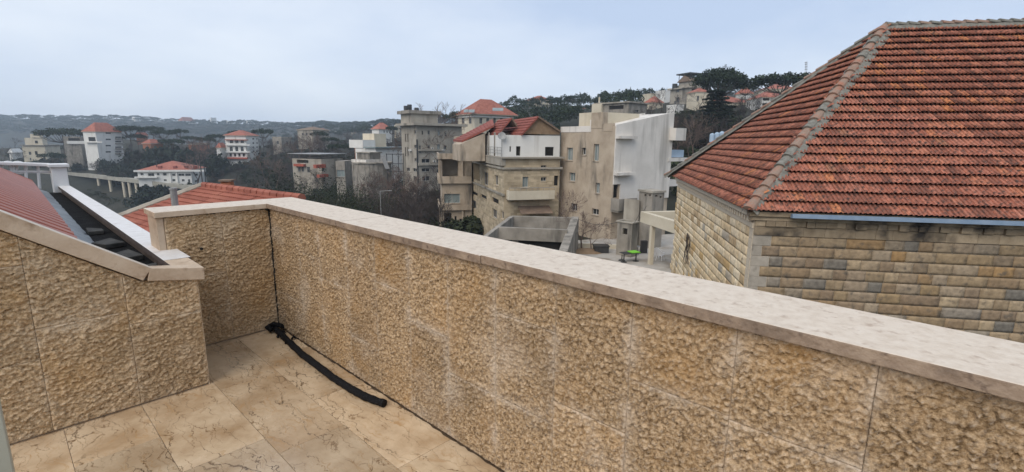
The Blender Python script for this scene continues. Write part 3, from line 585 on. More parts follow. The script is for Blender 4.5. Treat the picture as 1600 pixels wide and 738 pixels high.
# hip and ridge caps bedded in mortar
def caps(A, B, n, w=.13, mort=.24):
    A = np.array(A); B = np.array(B); dr = (B-A)/np.linalg.norm(B-A); sd_ = np.cross(dr, ez); sd_ /= np.linalg.norm(sd_); up_ = np.cross(sd_, dr); L = np.linalg.norm(B-A)
    mb = MB(); K = 90
    for i in range(K+1):
        p = A+(B-A)*i/K
        for j, (s2, h) in enumerate(((-1, -.13), (-.55, .0), (0, .06), (.55, .0), (1, -.13))):
            ww = mort*(.75+.55*vnoise(np.array([i*.35]), np.array([j*3.3+A[0]]), 5)[0])
            mb.v.append(tuple(p+sd_*s2*ww+up_*(h+.012*random.random()))) 
    for i in range(K):
        for j in range(4): a = i*5+j; mb.f.append((a, a+1, a+6, a+5))
    reparent(mb.build('mortar_bed', 'roof_mortar', SH, smooth=True), SH)
    for k in range(n):
        p0 = A+(B-A)*(k/n); p1 = A+(B-A)*((k+1.22)/n); mb = MB(); N_ = 7
        for p, rr, lf in ((p0, w*1.12, .055), (p1, w*.86, .015)):
            for j in range(N_):
                t = pi*j/(N_-1); mb.v.append(tuple(p+sd_*cos(t)*rr+up_*(sin(t)*rr*.8+lf-.03)))
        for j in range(N_-1): mb.f.append((j, j+1, N_+j+1, N_+j))
        mb.f.append(tuple(range(N_))[::-1])
        reparent(mb.build('ridge_tile', 'ridge_clay' if random.random() < .5 else 'roof_mortar', SH, smooth=False), SH)
caps(c0+ez*.03+a_*.02+b_*.02, AP+ez*.03, 22); caps(AP+ez*.03, AP+b_*(LB-2*BO)+ez*.03, 18, .12, .16); caps(LF+ez*.03, AP+ez*.03, 22, .12, .16)
# gutter along the front eave
g0 = c0+b_*1.0-a_*.03; mb = MB(); sec = [(-.09, .02), (-.10, -.085), (.03, -.105), (.04, -.0)]
for L_ in (0, 14.5):
    for (s2, h) in sec: mb.v.append(tuple(g0+b_*L_+a_*s2+ez*(h-.02)))
mb.f += [(i, i+1, 5+i, 4+i) for i in range(3)]+[(0, 3, 2, 1), (4, 5, 6, 7)]
reparent(mb.build('eaves_gutter', 'gutter_blue', SH), SH)
# wall faces: cornice, dentils, quoins, rock faced blocks
CH = .272
faces = [('F', w0, b_, -a_, wlB), ('L', w0, a_, -b_, wlA)]
for nm, org, al, nr, length in faces:
    o = org.copy(); o[2] = 0
    def strip(z0, z1, p0, p1, name, m, u0=0, u1=None):
        u1 = length if u1 is None else u1
        reparent(MB().obox(o+al*u0-nr*.03, al, nr, u1-u0, .03+p1, z0, z1).build(name, m, SH, bevel=.008), SH)
    if nm == 'F':
        strip(ZW-.02, ZW+.10, 0, .20, 'cornice', 'cornice', -.2); strip(ZW-.13, ZW-.024, 0, .12, 'cornice', 'cornice', -.12)
        u = 0
        while u < min(length, 9):
            w = random.uniform(.19, .27); pr = .10 if int(u*4.3) % 2 else .055
            reparent(MB().obox(o+al*u-nr*.03, al, nr, w-.006, .03+pr+random.uniform(0, .015), ZW-.28+random.uniform(-.006, .006), ZW-.134).build('dentil', 'cornice', SH, bevel=.008), SH); u += w
        u = 0
        while u < min(length, 9):
            w = random.uniform(.35, .7); reparent(MB().obox(o+al*u-nr*.03, al, nr, w-.004, .075, ZW-.52, ZW-.286).build('band_stone', 'cornice', SH, bevel=.006), SH); u += w
        ztop_ = ZW-.525
    else:
        strip(ZW-.03, ZW+.09, 0, .20, 'cornice', 'joint_pale', -.0); strip(ZW-.36, ZW-.215, 0, .05, 'cornice', 'joint_pale')
        u = .12
        while u < length-.1:
            reparent(MB().obox(o+al*u-nr*.03, al, nr, .11, .17, ZW-.20, ZW-.034).build('dentil', 'joint_pale', SH, bevel=.008), SH); u += .24
        ztop_ = ZW-.37
# block shapes: rough rock faces, shared
def block_verts(w, h, seed, bulge):
    rs = np.random.RandomState(seed); nx, nz = 6, 4; V = []
    for j in range(nz+1):
        for i in range(nx+1):
            e = (i in (0, nx)) or (j in (0, nz)); V.append((w*i/nx, (0.010 if e else bulge*(.2+1.1*rs.rand())), h*j/nz))
    I = np.arange((nx+1)*(nz+1)).reshape(nz+1, nx+1); Fq = np.stack([I[:-1, :-1], I[:-1, 1:], I[1:, 1:], I[1:, :-1]], -1).reshape(-1, 4)
    ring = np.concatenate([I[0, :], I[1:, -1], I[-1, -2::-1], I[-2:0:-1, 0]]); V = np.array(V); o = len(V); V = np.concatenate([V, V[ring]*np.array([1, 0, 1])-np.array([0, .06, 0])]); L = len(ring)
    return V, np.concatenate([Fq, np.array([[ring[i], o+i, o+(i+1) % L, ring[(i+1) % L]] for i in range(L)])])
WIDTHS = (.32, .42, .54, .66, .86); BM = {}
for wi, w in enumerate(WIDTHS):
    for s_ in range(3):
        V, Fq = block_verts(w-.010, CH-.010, wi*7+s_, .026); ms = []
        for mm in ('rock_block', 'pale_block'): ms.append(npmesh('stone_block', V, Fq, mm))
        BM[(wi, s_)] = (ms, V, Fq)
blocks = []
for nm, org, al, nr, length in faces:
    zt_ = ZW-.525 if nm == 'F' else ZW-.37; row = 0; z = zt_-CH
    while z > GROUND-.2:
        qn = (.44 if row % 2 == 0 else .24) if nm == 'F' else .34
        if nm == 'F' and z > -5: reparent(MB().obox(np.array([org[0], org[1], 0])-nr*.05+al*0-(0 if False else 0)*al, al, nr, qn-.008, .065, z+.004, z+CH-.004).build('quoin', 'quoin', SH, bevel=.006), SH)
        if nm == 'L' and z > -5: reparent(MB().obox(np.array([org[0], org[1], 0])-nr*.05+al*.016, al, nr, qn-.03, .064, z+.004, z+CH-.004).build('quoin', 'joint_pale', SH, bevel=.006), SH)
        u = qn
        while u < length:
            wi = random.choices(range(5), (2, 3, 3, 2, 1.2))[0]; w = WIDTHS[wi]
            P = np.array([org[0], org[1], z+.006])+al*(u+.006)
            blocks.append((P, al, nr, (wi, random.randrange(3)), nm, random.random())); u += w
        z -= CH; row += 1
def bkey(b):
    P = b[0]+b[1]*.2+ez*.13; v = EYEP-P; d_ = np.linalg.norm(v); x, y, _ = proj(P)
    if not (900 < x < 1640) or y > 428+(x-1040)*.2+14: return 1
    return -max(1e-6, (v/d_)@b[2])/d_**2*WIDTHS[b[3][0]]
near = split300(blocks, bkey); acc = {'F': ([], [], []), 'L': ([], [], [])}; offs = {'F': 0, 'L': 0}
for i, (P, al, nr, k, nm, rv) in enumerate(blocks):
    ms, V, Fq = BM[k]; flip = np.cross(al, nr)[2] < 0
    if i in near:
        ob = bpy.data.objects.new('stone_block', ms[0 if nm == 'F' else 1]); COL.objects.link(ob); ob.parent = SH; ob.matrix_parent_inverse = IDT
        ob.matrix_basis = Matrix(((al[0], nr[0], 0, P[0]), (al[1], nr[1], 0, P[1]), (0, 0, 1, P[2]), (0, 0, 0, 1)))
    else:
        a = acc[nm]; a[0].append(P+V[:, :1]*al+V[:, 1:2]*nr+V[:, 2:]*ez); a[1].append((Fq if flip else Fq[:, ::-1])+offs[nm]); a[2].append(np.full(len(V), rv)); offs[nm] += len(V)
for nm in 'FL':
    a = acc[nm]
    if a[0]:
        o = reparent(obj('more_stone_blocks', npmesh('more_stone_blocks', np.concatenate(a[0]), np.concatenate(a[1]), 'rock_block_far' if nm == 'F' else 'pale_block_far', np.concatenate(a[2])), SH), SH); o['kind'] = 'stuff'
# the dead creeper root on the left face
n_ = -b_; cre = []
for k in range(5):
    x, y = 1074+random.uniform(-2, 2), 365; pts = []
    for j in range(9): pts.append(atp(x, y, w0-b_*.06, b_)); x += random.uniform(-2.4, 2.4); y += 6
    cre.append(pts)
mb = MB()
for pts in cre: mb.tube(pts, [.018, .025, .02, .028, .018, .02, .015, .012, .01], 5)
tag(mb.build('creeper_stem', 'bark'), 'dead dark creeper stem clinging to the pale side of the stone house', 'plant')

# ================================================================== THE LAND
COLS = [(-900, [(0, GROUND-1), (20, -10), (60, -14), (140, -14), (250, -4), (500, 20), (1000, 44), (1500, 20)]),
 (0, [(0, GROUND-1), (20, -10), (60, -22), (120, -29), (170, -29), (205, -25), (235, -21), (258, -13), (300, -6), (345, -9), (600, -25), (850, 8), (1080, 44), (1150, 47), (1500, 20)]),
 (200, [(0, GROUND-1), (20, -10), (60, -22), (120, -28), (170, -27), (200, -23), (222, -16.5), (250, -8), (300, -1), (345, -4), (600, -25), (850, 8), (1080, 40), (1150, 44), (1500, 20)]),
 (400, [(0, GROUND-1), (20, -10), (60, -20), (110, -24), (160, -20), (180, -18), (205, -13), (230, -8), (270, -5), (320, -5), (600, -20), (850, 6), (1080, 32), (1150, 34), (1500, 20)]),
 (480, [(0, GROUND-1), (20, -10), (60, -17), (110, -15), (140, -12), (200, -6), (270, -2), (320, -3), (500, -8), (700, 8), (900, 26), (1150, 28), (1500, 20)]),
 (600, [(0, GROUND-1), (20, -10), (50, -13), (100, -14), (130, -12.5), (200, -8), (320, 2), (450, 6), (600, 16), (720, 22), (1150, 30), (1500, 20)]),
 (700, [(0, GROUND-1), (20, -9), (50, -10.5), (80, -11), (110, -10), (150, -3), (220, 6), (320, 12), (450, 16), (720, 20), (1500, 20)]),
 (800, [(0, GROUND-1), (20, -8.5), (50, -9.5), (70, -9), (110, -4), (150, 2), (230, 12), (300, 22), (340, 24), (720, 20), (1500, 20)]),
 (900, [(0, GROUND-.4), (30, -8), (56, -8), (75, -5), (110, 0), (150, 6), (230, 17), (290, 22), (340, 23), (1500, 25)]),
 (1000, [(0, GROUND-.4), (30, -8), (56, -8), (75, -4.5), (110, 2), (150, 10), (200, 17), (260, 22), (340, 24), (1500, 25)]),
 (1100, [(0, GROUND-.4), (30, -8), (56, -8), (75, -4.5), (110, 3), (150, 11), (190, 18), (240, 24), (340, 28), (1500, 28)]),
 (1250, [(0, GROUND-.4), (30, -8), (56, -7), (75, -4), (110, 4), (150, 12), (190, 19), (240, 26), (340, 30), (1500, 30)]),
 (2300, [(0, GROUND-.4), (30, -8), (56, -7), (75, -4), (110, 4), (150, 12), (190, 19), (240, 26), (340, 30), (1500, 30)])]
CA = np.array([math.degrees(math.atan((c[0]-800)/F_PX)) for c in COLS])
DIST = np.concatenate([[0], np.geomspace(6, 1500, 110)])
CZ = np.array([np.interp(DIST, [k[0]/max(.35, cos(radians(a))) for k in c[1]], [k[1] for k in c[1]]) for c, a in zip(COLS, CA)])   # knots are depths; columns are ranges
def ground_z(x, y):
    v = np.array([x, y, 0.]); rng = math.hypot(x, y); az = math.degrees(math.atan2(v@R2, v@F2)); az = min(max(az, CA[0]), CA[-1])
    col = np.array([np.interp(rng, DIST, CZ[k]) for k in range(len(CA))]); z = np.interp(az, CA, col)
    return float(z)
NAZ = 360; AZ = np.linspace(-180, 180, NAZ+1)
Zg = np.array([[np.interp(min(max(a, CA[0]), CA[-1]), CA, CZ[:, k]) for k in range(len(DIST))] for a in AZ])
V = []; 
for i, a in enumerate(AZ[:-1]):
    e = azd(a)
    for k, r in enumerate(DIST):
        nzv = (vnoise(np.array([e[0]*r*.05+500]), np.array([e[1]*r*.05+500]), 3)[0]-.5)*min(3.0, max(0, r-70)*.02)
        V.append((e[0]*r, e[1]*r, Zg[i, k]+nzv))
nd = len(DIST); Fq = [(i*nd+k, ((i+1) % NAZ)*nd+k, ((i+1) % NAZ)*nd+k+1, i*nd+k+1) for i in range(NAZ) for k in range(1, nd-1)]
Ft = [(i*nd, ((i+1) % NAZ)*nd+1, i*nd+1) for i in range(NAZ)]
mb = MB(); mb.v = V; mb.f = [f[::-1] for f in Fq]+[f[::-1] for f in Ft]
g_ = mb.build('ground', 'hill_ground', smooth=True); g_['kind'] = 'structure'
g_.data.flip_normals() if g_.data.polygons[50].normal.z < 0 else None
def on_ground(px, d):
    p = atd(px, 300, d); return np.array([p[0], p[1], ground_z(p[0], p[1])])

# ================================================================== BUILDINGS OF THE VILLAGE
class House:
    """nearest corner at pixel column px, depth d; right face runs off at azimuth th, left face at th-90; pixels of the photo are measured onto those faces"""
    def __init__(s, name, label, cat, px, d, th, xl, xr, ytop, zb, wallm, openings_L=(), openings_R=(), group=None, reveal=.22, ztop=None, deepL=None, deepR=None):
        if d > 105 or px < 560 or th < 50: th = th+math.degrees(math.atan((px-800)/F_PX))      # off axis: turned to the line of sight
        s.C = atd(px, 300, d); s.C[2] = 0; s.eR = azd(th); s.eL = azd(th-90)
        s.nR = -s.eL; s.nL = -s.eR
        s.wR = deepR or (atp(xr, 250, s.C, s.nR)-s.C)@s.eR; s.wL = deepL or (atp(xl, 250, s.C, s.nL)-s.C)@s.eL
        s.z1 = ztop if ztop is not None else atd(px, ytop, d)[2]; s.z0 = zb; s.wm = wallm
        s.root = thing(name, label, cat, group, loc=tuple(s.C+s.eR*s.wR/2+s.eL*s.wL/2+ez*zb))
        s.mb = MB(); s.reveal = reveal
        s.face('R', openings_R); s.face('L', openings_L)
        A, B, D_ = s.C+s.eR*s.wR, s.C+s.eL*s.wL, s.C+s.eR*s.wR+s.eL*s.wL
        for p, q_ in ((A, D_), (D_, B)):
            s.mb.quad((*p[:2], s.z0), (*q_[:2], s.z0), (*q_[:2], s.z1), (*p[:2], s.z1))
        s.mb.quad(*[(*p[:2], s.z1) for p in (s.C, A, D_, B)])
        s.wall = s.mb.build('wall', wallm, s.root)
    def loc(s, fc, x, y):
        e, n = (s.eR, s.nR) if fc == 'R' else (s.eL, s.nL); P = atp(x, y, s.C, n); return (P-s.C)@e, P[2]
    def rect(s, fc, r):
        x0, y0, x1, y1 = r; xm, ym = (x0+x1)/2, (y0+y1)/2
        u0, u1 = sorted((s.loc(fc, x0, ym)[0], s.loc(fc, x1, ym)[0])); return u0, u1, s.loc(fc, xm, y1)[1], s.loc(fc, xm, y0)[1]
    def face(s, fc, ops):
        e, n, w = (s.eR, s.nR, s.wR) if fc == 'R' else (s.eL, s.nL, s.wL)
        R_ = []
        for op in ops:
            r = op[:4]; kind = op[4] if len(op) > 4 else 'window'
            u0, u1, a, b = s.rect(fc, r); u0, u1 = max(u0, .12), min(u1, w-.12); a, b = max(a, s.z0+.1), min(b, s.z1-.1)
            if u1-u0 < .08 or b-a < .08: continue
            R_.append((u0, u1, a, b, kind))
        us = sorted({0., w, *[r[0] for r in R_], *[r[1] for r in R_]}); zs = sorted({s.z0, s.z1, *[r[2] for r in R_], *[r[3] for r in R_]})
        P = lambda u, z, dd=0: tuple((s.C+e*u-n*dd)[:2])+(z,)
        for i in range(len(us)-1):
            for k in range(len(zs)-1):
                um, zm = (us[i]+us[i+1])/2, (zs[k]+zs[k+1])/2
                if any(r[0] < um < r[1] and r[2] < zm < r[3] for r in R_): continue
                s.mb.quad(P(us[i], zs[k]), P(us[i+1], zs[k]), P(us[i+1], zs[k+1]), P(us[i], zs[k+1]))
        for (u0, u1, a, b, kind) in R_:
            dd = 2.2 if kind == 'open' else s.reveal
            for p, q_ in (((u0, a), (u1, a)), ((u1, a), (u1, b)), ((u1, b), (u0, b)), ((u0, b), (u0, a))):
                s.mb.quad(P(*p), P(*q_), P(*q_, dd), P(*p, dd))
            nm = {'window': 'window', 'pale': 'window', 'door': 'door', 'open': 'recess', 'slot': 'window', 'hole': 'window'}[kind]
            mm = {'window': 'glass', 'pale': 'glass_pale', 'door': 'dark_inside', 'open': 'concrete_old', 'slot': 'glass', 'hole': 'dark_inside'}[kind]
            o = MB().quad(P(u0-.02, a-.02, dd-.004), P(u1+.02, a-.02, dd-.004), P(u1+.02, b+.02, dd-.004), P(u0-.02, b+.02, dd-.004)).build(nm, mm, s.root)
            if kind in ('window', 'pale') and (u1-u0) > .35:
                t = .05; f = MB()
                for (x0, x1, y0, y1) in ((u0, u0+t, a, b), (u1-t, u1, a, b), (u0, u1, a, a+t), (u0, u1, b-t, b), ((u0+u1)/2-t/2, (u0+u1)/2+t/2, a, b)):
                    f.obox(s.C+e*x0-n*(dd-.01), e, n, x1-x0, .04, y0, y1)
                f.build('frame', 'window_frame', o)
                MB().obox(s.C+e*(u0-.06)-n*.05, e, n, u1-u0+.12, .13, a-.07, a-.002).build('sill', s.wm, o)
    def box(s, fc, r, o0, o1, name, m, bevel=0, parent=None):
        """a box on a face, pixel rect r, standing from o0 to o1 metres proud of it"""
        e, n = (s.eR, s.nR) if fc == 'R' else (s.eL, s.nL); u0, u1, a, b = s.rect(fc, r)
        return MB().obox(s.C+e*u0+n*o0, e, n, u1-u0, o1-o0, a, b).build(name, m, parent or s.root, bevel=bevel)
    def slab(s, z0, z1, over, name, m, ins=None):
        P = s.C-s.eR*over-s.eL*over; return MB().obox(P, s.eR, s.eL, s.wR+2*over, s.wL+2*over, z0, z1).build(name, m, s.root)
    def parapet(s, h, m, over=.06, t=.2):
        mb = MB(); C = s.C-s.eR*over-s.eL*over; a, b = s.wR+2*over, s.wL+2*over; z = s.z1+.003
        mb.obox(C, s.eR, s.eL, a, t, z, z+h); mb.obox(C+s.eL*(b-t), s.eR, s.eL, a, t, z, z+h); mb.obox(C+s.eL*t, s.eR, s.eL, t, b-2*t, z, z+h); mb.obox(C+s.eL*t+s.eR*(a-t), s.eR, s.eL, t, b-2*t, z, z+h)
        return mb.build('parapet', m, s.root)
    def hip(s, h, over, m='roof_red', ridge=None, zoff=0.01):
        C = s.C-s.eR*over-s.eL*over; a, b = s.wR+2*over, s.wL+2*over; z = s.z1+zoff; i = min(a, b)/2*.98
        q = [C, C+s.eR*a, C+s.eR*a+s.eL*b, C+s.eL*b]
        if a >= b: r = [C+s.eR*i+s.eL*b/2, C+s.eR*(a-i)+s.eL*b/2]; fs = [(0, 1, 5, 4), (1, 2, 5), (2, 3, 4, 5), (3, 0, 4), (3, 2, 1, 0)]
        else: r = [C+s.eL*i+s.eR*a/2, C+s.eL*(b-i)+s.eR*a/2]; fs = [(0, 1, 4), (1, 2, 5, 4), (2, 3, 5), (3, 0, 4, 5), (3, 2, 1, 0)]
        o = MB().add([(*p[:2], z) for p in q]+[(*p[:2], z+h) for p in r], fs).build('roof', m, s.root)
        MB().obox(C+s.eR*.1+s.eL*.1, s.eR, s.eL, a-.2, b-.2, z-.22, z-.004).build('eaves', 'plaster_cream', s.root)
        return o
def grid(x0, x1, nx, y0, y1, ny, fw=.5, fh=.5, kind='window', slope=0):
    r = []; dx, dy = (x1-x0)/nx, (y1-y0)/ny
    for j in range(ny):
        for i in range(nx):
            cx, cy = x0+dx*(i+.5), y0+dy*(j+.5)+slope*dx*(i+.5); r.append((cx-dx*fw/2, cy-dy*fh/2, cx+dx*fw/2, cy+dy*fh/2, kind))
    return r
def zs(X0, Y0, k): return lambda *r: tuple((X0 if i % 2 == 0 else Y0)+v/k for i, v in enumerate(r[:4]))+tuple(r[4:])
A1 = zs(620, 140, 3.207); B1 = zs(840, 140, 2.6375); C1 = zs(740, 310, 5.0); D1 = zs(420, 140, 3.885); E1 = zs(180, 160, 4.612); F1 = zs(0, 160, 6.15); G1 = zs(780, 80, 3.077)

# --- stained beige and white concrete house in the middle
W = House('concrete_house', 'stained beige concrete house with a tall blank white side and slanted roofline', 'house', 957, 46, 58, 875.5, 1047, 197, -8.6, 'concrete_beige',
    openings_L=[B1(120, 240, 145, 292, 'pale'), B1(183, 240, 200, 270), B1(230, 225, 252, 295, 'pale'), B1(130, 343, 155, 378, 'pale'), B1(238, 385, 256, 428, 'pale'), B1(137, 470, 163, 500), B1(223, 492, 252, 517)],
    openings_R=[B1(312, 393, 333, 447, 'door')])
# white render on the right face, as a slab with a slanting head
e, n = W.eR, W.nR; zl = W.loc('R', 958, 195)[1]; u1, zr = W.loc('R', 1060, 174); zb_ = W.loc('R', 1000, 312)[1]
ud = W.rect('R', B1(307, 393, 335, 447)); mb = MB()
def sheet(mb, C, e, n, poly, t0, t1):
    k = len(poly); v = [(*(C+e*u+n*t0)[:2], z) for u, z in poly]+[(*(C+e*u+n*t1)[:2], z) for u, z in poly]
    mb.add(v, [tuple(range(k))[::-1], tuple(range(k, 2*k))]+[(i, (i+1) % k, k+(i+1) % k, k+i) for i in range(k)])
zd = W.loc('R', 965, 312)[1]
sheet(mb, W.C, e, n, [(ud[1]+.05, zb_), (W.wR+.02, zb_), (W.wR+.02, zl+(zr-zl)*(W.wR+.02)/u1), (-.02, zl), (-.02, ud[3]+.05), (ud[1]+.05, ud[3]+.05)], .004, .12)
mb.build('white_render', 'concrete_white', W.root)
sheet_m = MB(); sheet(sheet_m, W.C+W.eL*W.wL*.55, e, n, [(W.wR*.1, W.z1+.01), (W.wR, W.z1+.01), (u1, zr), (W.wR*.1, zl+.6)], .0, .12); sheet_m.build('parapet', 'concrete_white', W.root)
# roof slab slanting up behind the white head
MB().add([(*(W.C+e*.1+W.eL*.12)[:2], zl-.25), (*(W.C+e*u1+W.eL*.12)[:2], zr-.15), (*(W.C+e*u1+W.eL*W.wL*.55)[:2], zr-.15), (*(W.C+e*.1+W.eL*W.wL*.55)[:2], zl-.25)], [(0, 1, 2, 3)]).build('roof', 'concrete_white', W.root)
W.box('L', B1(222, 95, 270, 160), -.6, .03, 'chimney', 'concrete_beige'); W.box('L', B1(96, 152, 221, 176), -.3, .035, 'parapet', 'concrete_white'); W.box('L', B1(271, 140, 309, 172), -.3, .03, 'parapet', 'concrete_beige')
pb = W.C+W.eL*3.2+e*.9; zp = atd(960, 176, 50)[2]
MB().obox(pb, e, W.eL, 5.4, 3.2, W.z1, zp).build('penthouse', 'plaster_cream', W.root)
W.box('R', B1(318, 192, 388, 203), .12, .75, 'ledge', 'concrete_white'); W.box('R', B1(308, 340, 380, 352), .12, .8, 'ledge', 'concrete_white')
W.box('R', B1(298, 445, 372, 492), 1.05, 1.2, 'balcony', 'concrete_grey'); W.box('R', B1(300, 488, 372, 500), .004, 1.05, 'balcony_floor', 'concrete_grey'); u = W.rect('R', B1(298, 445, 372, 492))
MB().obox(W.C+e*u[0]+n*.13, e, n, .12, .92, u[2], u[3]).build('balcony', 'concrete_grey', W.root)
W.box('R', B1(540, 160, 582, 210), -1.5, .9, 'stair_head', 'concrete_white')
for r in ((535, 250, 612, 280), (535, 375, 600, 400)):
    o = W.box('R', B1(*r), -5, -.3, 'side_balcony', 'tank_blue' if r[1] < 300 else 'concrete_white')
W.box('R', B1(533, 282, 620, 296), -5, .2, 'balcony_floor', 'concrete_white')

# --- stone house with red gables
G = House('gabled_house', 'cream stone house with a white upper storey and stepped red gables', 'house', 788, 50, 74, 737, 875, 247, -10.4, 'masonry',
    openings_L=[A1(435, 415, 457, 480), A1(490, 430, 508, 480), A1(375, 513, 405, 530, 'hole'), A1(418, 528, 450, 546, 'hole'), A1(475, 545, 510, 570, 'hole'), A1(380, 557, 398, 598), A1(478, 600, 502, 645), A1(522, 610, 536, 650), A1(383, 368, 416, 455, 'open')],
    openings_R=[A1(630, 437, 660, 490, 'pale'), A1(722, 380, 750, 405), A1(722, 440, 750, 460), A1(788, 432, 810, 482, 'door')])
# coursed masonry: joints are grooves between long courses
for fc, w, e, n in (('L', G.wL, G.eL, G.nL), ('R', G.wR, G.eR, G.nR)):
    pass
G.box('L', A1(372, 330, 541, 366), -.1, .35, 'cornice', 'concrete_old'); 
o = G.slab(G.z1-.05, G.z1+.10, .38, 'cornice', 'concrete_old'); o2 = G.slab(G.z1-1.15, G.z1-.95, .25, 'cornice', 'concrete_old')
zt = atd(788, 211, 50.5)[2]; s0 = G.rect('R', A1(545, 285, 815, 335))
U = House('upper_storey', '', '', 784.5, 50.5, 74, 770, 874, 211, G.z1+.101, 'plaster_white', openings_L=[], openings_R=[A1(565, 285, 573, 312), A1(598, 285, 620, 332, 'hole'), A1(743, 288, 787, 335, 'hole')], deepL=9)
def adopt(h, root, nm):
    for ch in list(h.root.children):
        ch.parent = root; ch.matrix_parent_inverse = wmat(root).inverted()
        if ch.name.startswith('wall'): ch.name = nm
    bpy.data.objects.remove(h.root)
adopt(U, G.root, 'upper_wall')
# three stepped red roofs: ridges run along the left face, slopes fall to the left
def shed(px0, py0, px1, py1, d0, length, m, drop=0.25, gable=None):
    """sloping roof plane from eave pixel to ridge pixel in the plane of the right face at depth d0, running back by length"""
    C = U.C+U.nR*.45+U.eL*d0
    a = atp(px0, py0, C, U.nR); b = atp(px1, py1, C, U.nR); L = U.eL*length; t = np.array([0, 0, .16])
    MB().hexa([a-t, b-t, b-t+L, a-t+L, a, b, b+L, a+L]).build('roof', m, G.root)
    k = int(np.linalg.norm(b-a)/.36); mbr = MB()
    for i in range(k):
        p = a+(b-a)*(i+.1)/k; q_ = a+(b-a)*(i+.9)/k; nr_ = np.cross(b-a, U.eL); nr_ /= np.linalg.norm(nr_); nr_ *= np.sign(nr_[2])
        mbr.hexa([p+nr_*.01, q_+nr_*.01, q_+nr_*.01+L, p+nr_*.01+L, p+nr_*.06, q_+nr_*.02, q_+nr_*.02+L, p+nr_*.06+L])
    o = mbr.build('tile_courses', m, G.root); o['kind'] = 'stuff'
    return a, b
a, b = shed(816, 209.5, 841.5, 181.5, 0, 9.2, 'roof_red_dark'); c_, _ = shed(876.5, 205, 841.5, 181.5, 0, 9.2, 'roof_brown')
g1 = atp(818, 209.5, U.C+U.nR*.1, U.nR); g2 = atp(841.5, 184, U.C+U.nR*.1, U.nR); g3 = atp(874.5, 206, U.C+U.nR*.1, U.nR); g4 = atp(874.5, 210.5, U.C+U.nR*.1, U.nR)
mb = MB(); P = [g1, g4, g3, g2]; mb.add([*P, *[p+U.eL*.12 for p in P]], [(0, 1, 2, 3), (7, 6, 5, 4)]); mb.build('gable_board', 'brown_board', G.root)
mm_ = (g1+g4)/2; MB().obox(mm_+U.nR*.0-ez*0, U.eR, U.nR, .07, .03, g1[2], g2[2]-.25).build('batten', 'brown_board', G.root)
shed(779, 209, 800, 184, 3.4, 6, 'roof_red_dark'); shed(808, 196, 800, 184, 3.4, 6, 'roof_brown')
Lr = [atd(722, 220, 57), atd(772, 196, 56), atd(770, 186.5, 63), atd(708, 219, 64)]; MB().hexa([*[p-ez*.18 for p in Lr], *Lr]).build('roof', 'roof_red_dark', G.root)
mbr = MB()
for i in range(12): p, q_, r_, s_ = [Lr[a]+(Lr[b]-Lr[a])*t for a, b, t in ((0, 1, i/12), (0, 1, (i+.8)/12), (3, 2, (i+.8)/12), (3, 2, i/12))]; mbr.hexa([p+ez*.01, q_+ez*.01, r_+ez*.01, s_+ez*.01, p+ez*.08, q_+ez*.03, r_+ez*.03, s_+ez*.08])
mbr.build('tile_courses', 'roof_red_dark', G.root)['kind'] = 'stuff'
Cq = U.C+U.nR*.1+U.eL*6.5; P = [atp(x, y, Cq, U.nR) for x, y in ((718, 252), (758, 252), (758, 208), (718, 226))]; MB().hexa([P[0], P[1], P[1]+U.eL*5, P[0]+U.eL*5, P[3], P[2], P[2]+U.eL*5, P[3]+U.eL*5]).build('rear_wall', 'concrete_beige', G.root)
# porch in front of the upper storey, its posts, railing and roof parapets
zt2 = G.z1+.10
for x in (739, 756, 766, 775): MB().obox(G.C+G.eL*G.loc('L', x, 240)[0]+G.nL*.2, G.eL, G.nL, .16, -.16, zt2, zt2+2.5).build('post', 'concrete_grey', G.root)
MB().obox(G.C+G.eL*5.2+G.eR*.5, G.eL, G.eR, 8.5, 4.8, zt2, zt2+2.4).build('rear_wall', 'concrete_beige', G.root)
mb = MB(); pA, pB = G.C+G.eL*.3+G.nL*.3+ez*zt2, G.C+G.eL*G.wL+G.nL*.3+ez*zt2
for h in (.35, .65, .95): mb.tube([pA+ez*h, pB+ez*h], .025, 4)
for t in np.linspace(0, 1, 12): mb.tube([pA+(pB-pA)*t, pA+(pB-pA)*t+ez*.95], .025, 4)
mb.build('railing', 'grey_metal', G.root)
p = G.C+G.eL*.2+G.nL*.25+ez*zt2; MB().tube([p, p+ez*1.9], .04, 5).build('dish_pole', 'grey_metal', G.root)
dsh = MB(); cc = p+ez*2.1; ax = (-F2*.9+ez*.4); ax /= np.linalg.norm(ax); s1 = np.cross(ax, ez); s1 /= np.linalg.norm(s1); s2_ = np.cross(s1, ax)
dsh.v = [tuple(cc-ax*.12)]+[tuple(cc+(s1*cos(t)+s2_*sin(t))*.42) for t in np.linspace(0, 2*pi, 14, endpoint=False)]; dsh.f = [(0, 1+i, 1+(i+1) % 14) for i in range(14)]
dsh.build('satellite_dish', 'grey_metal', G.root)
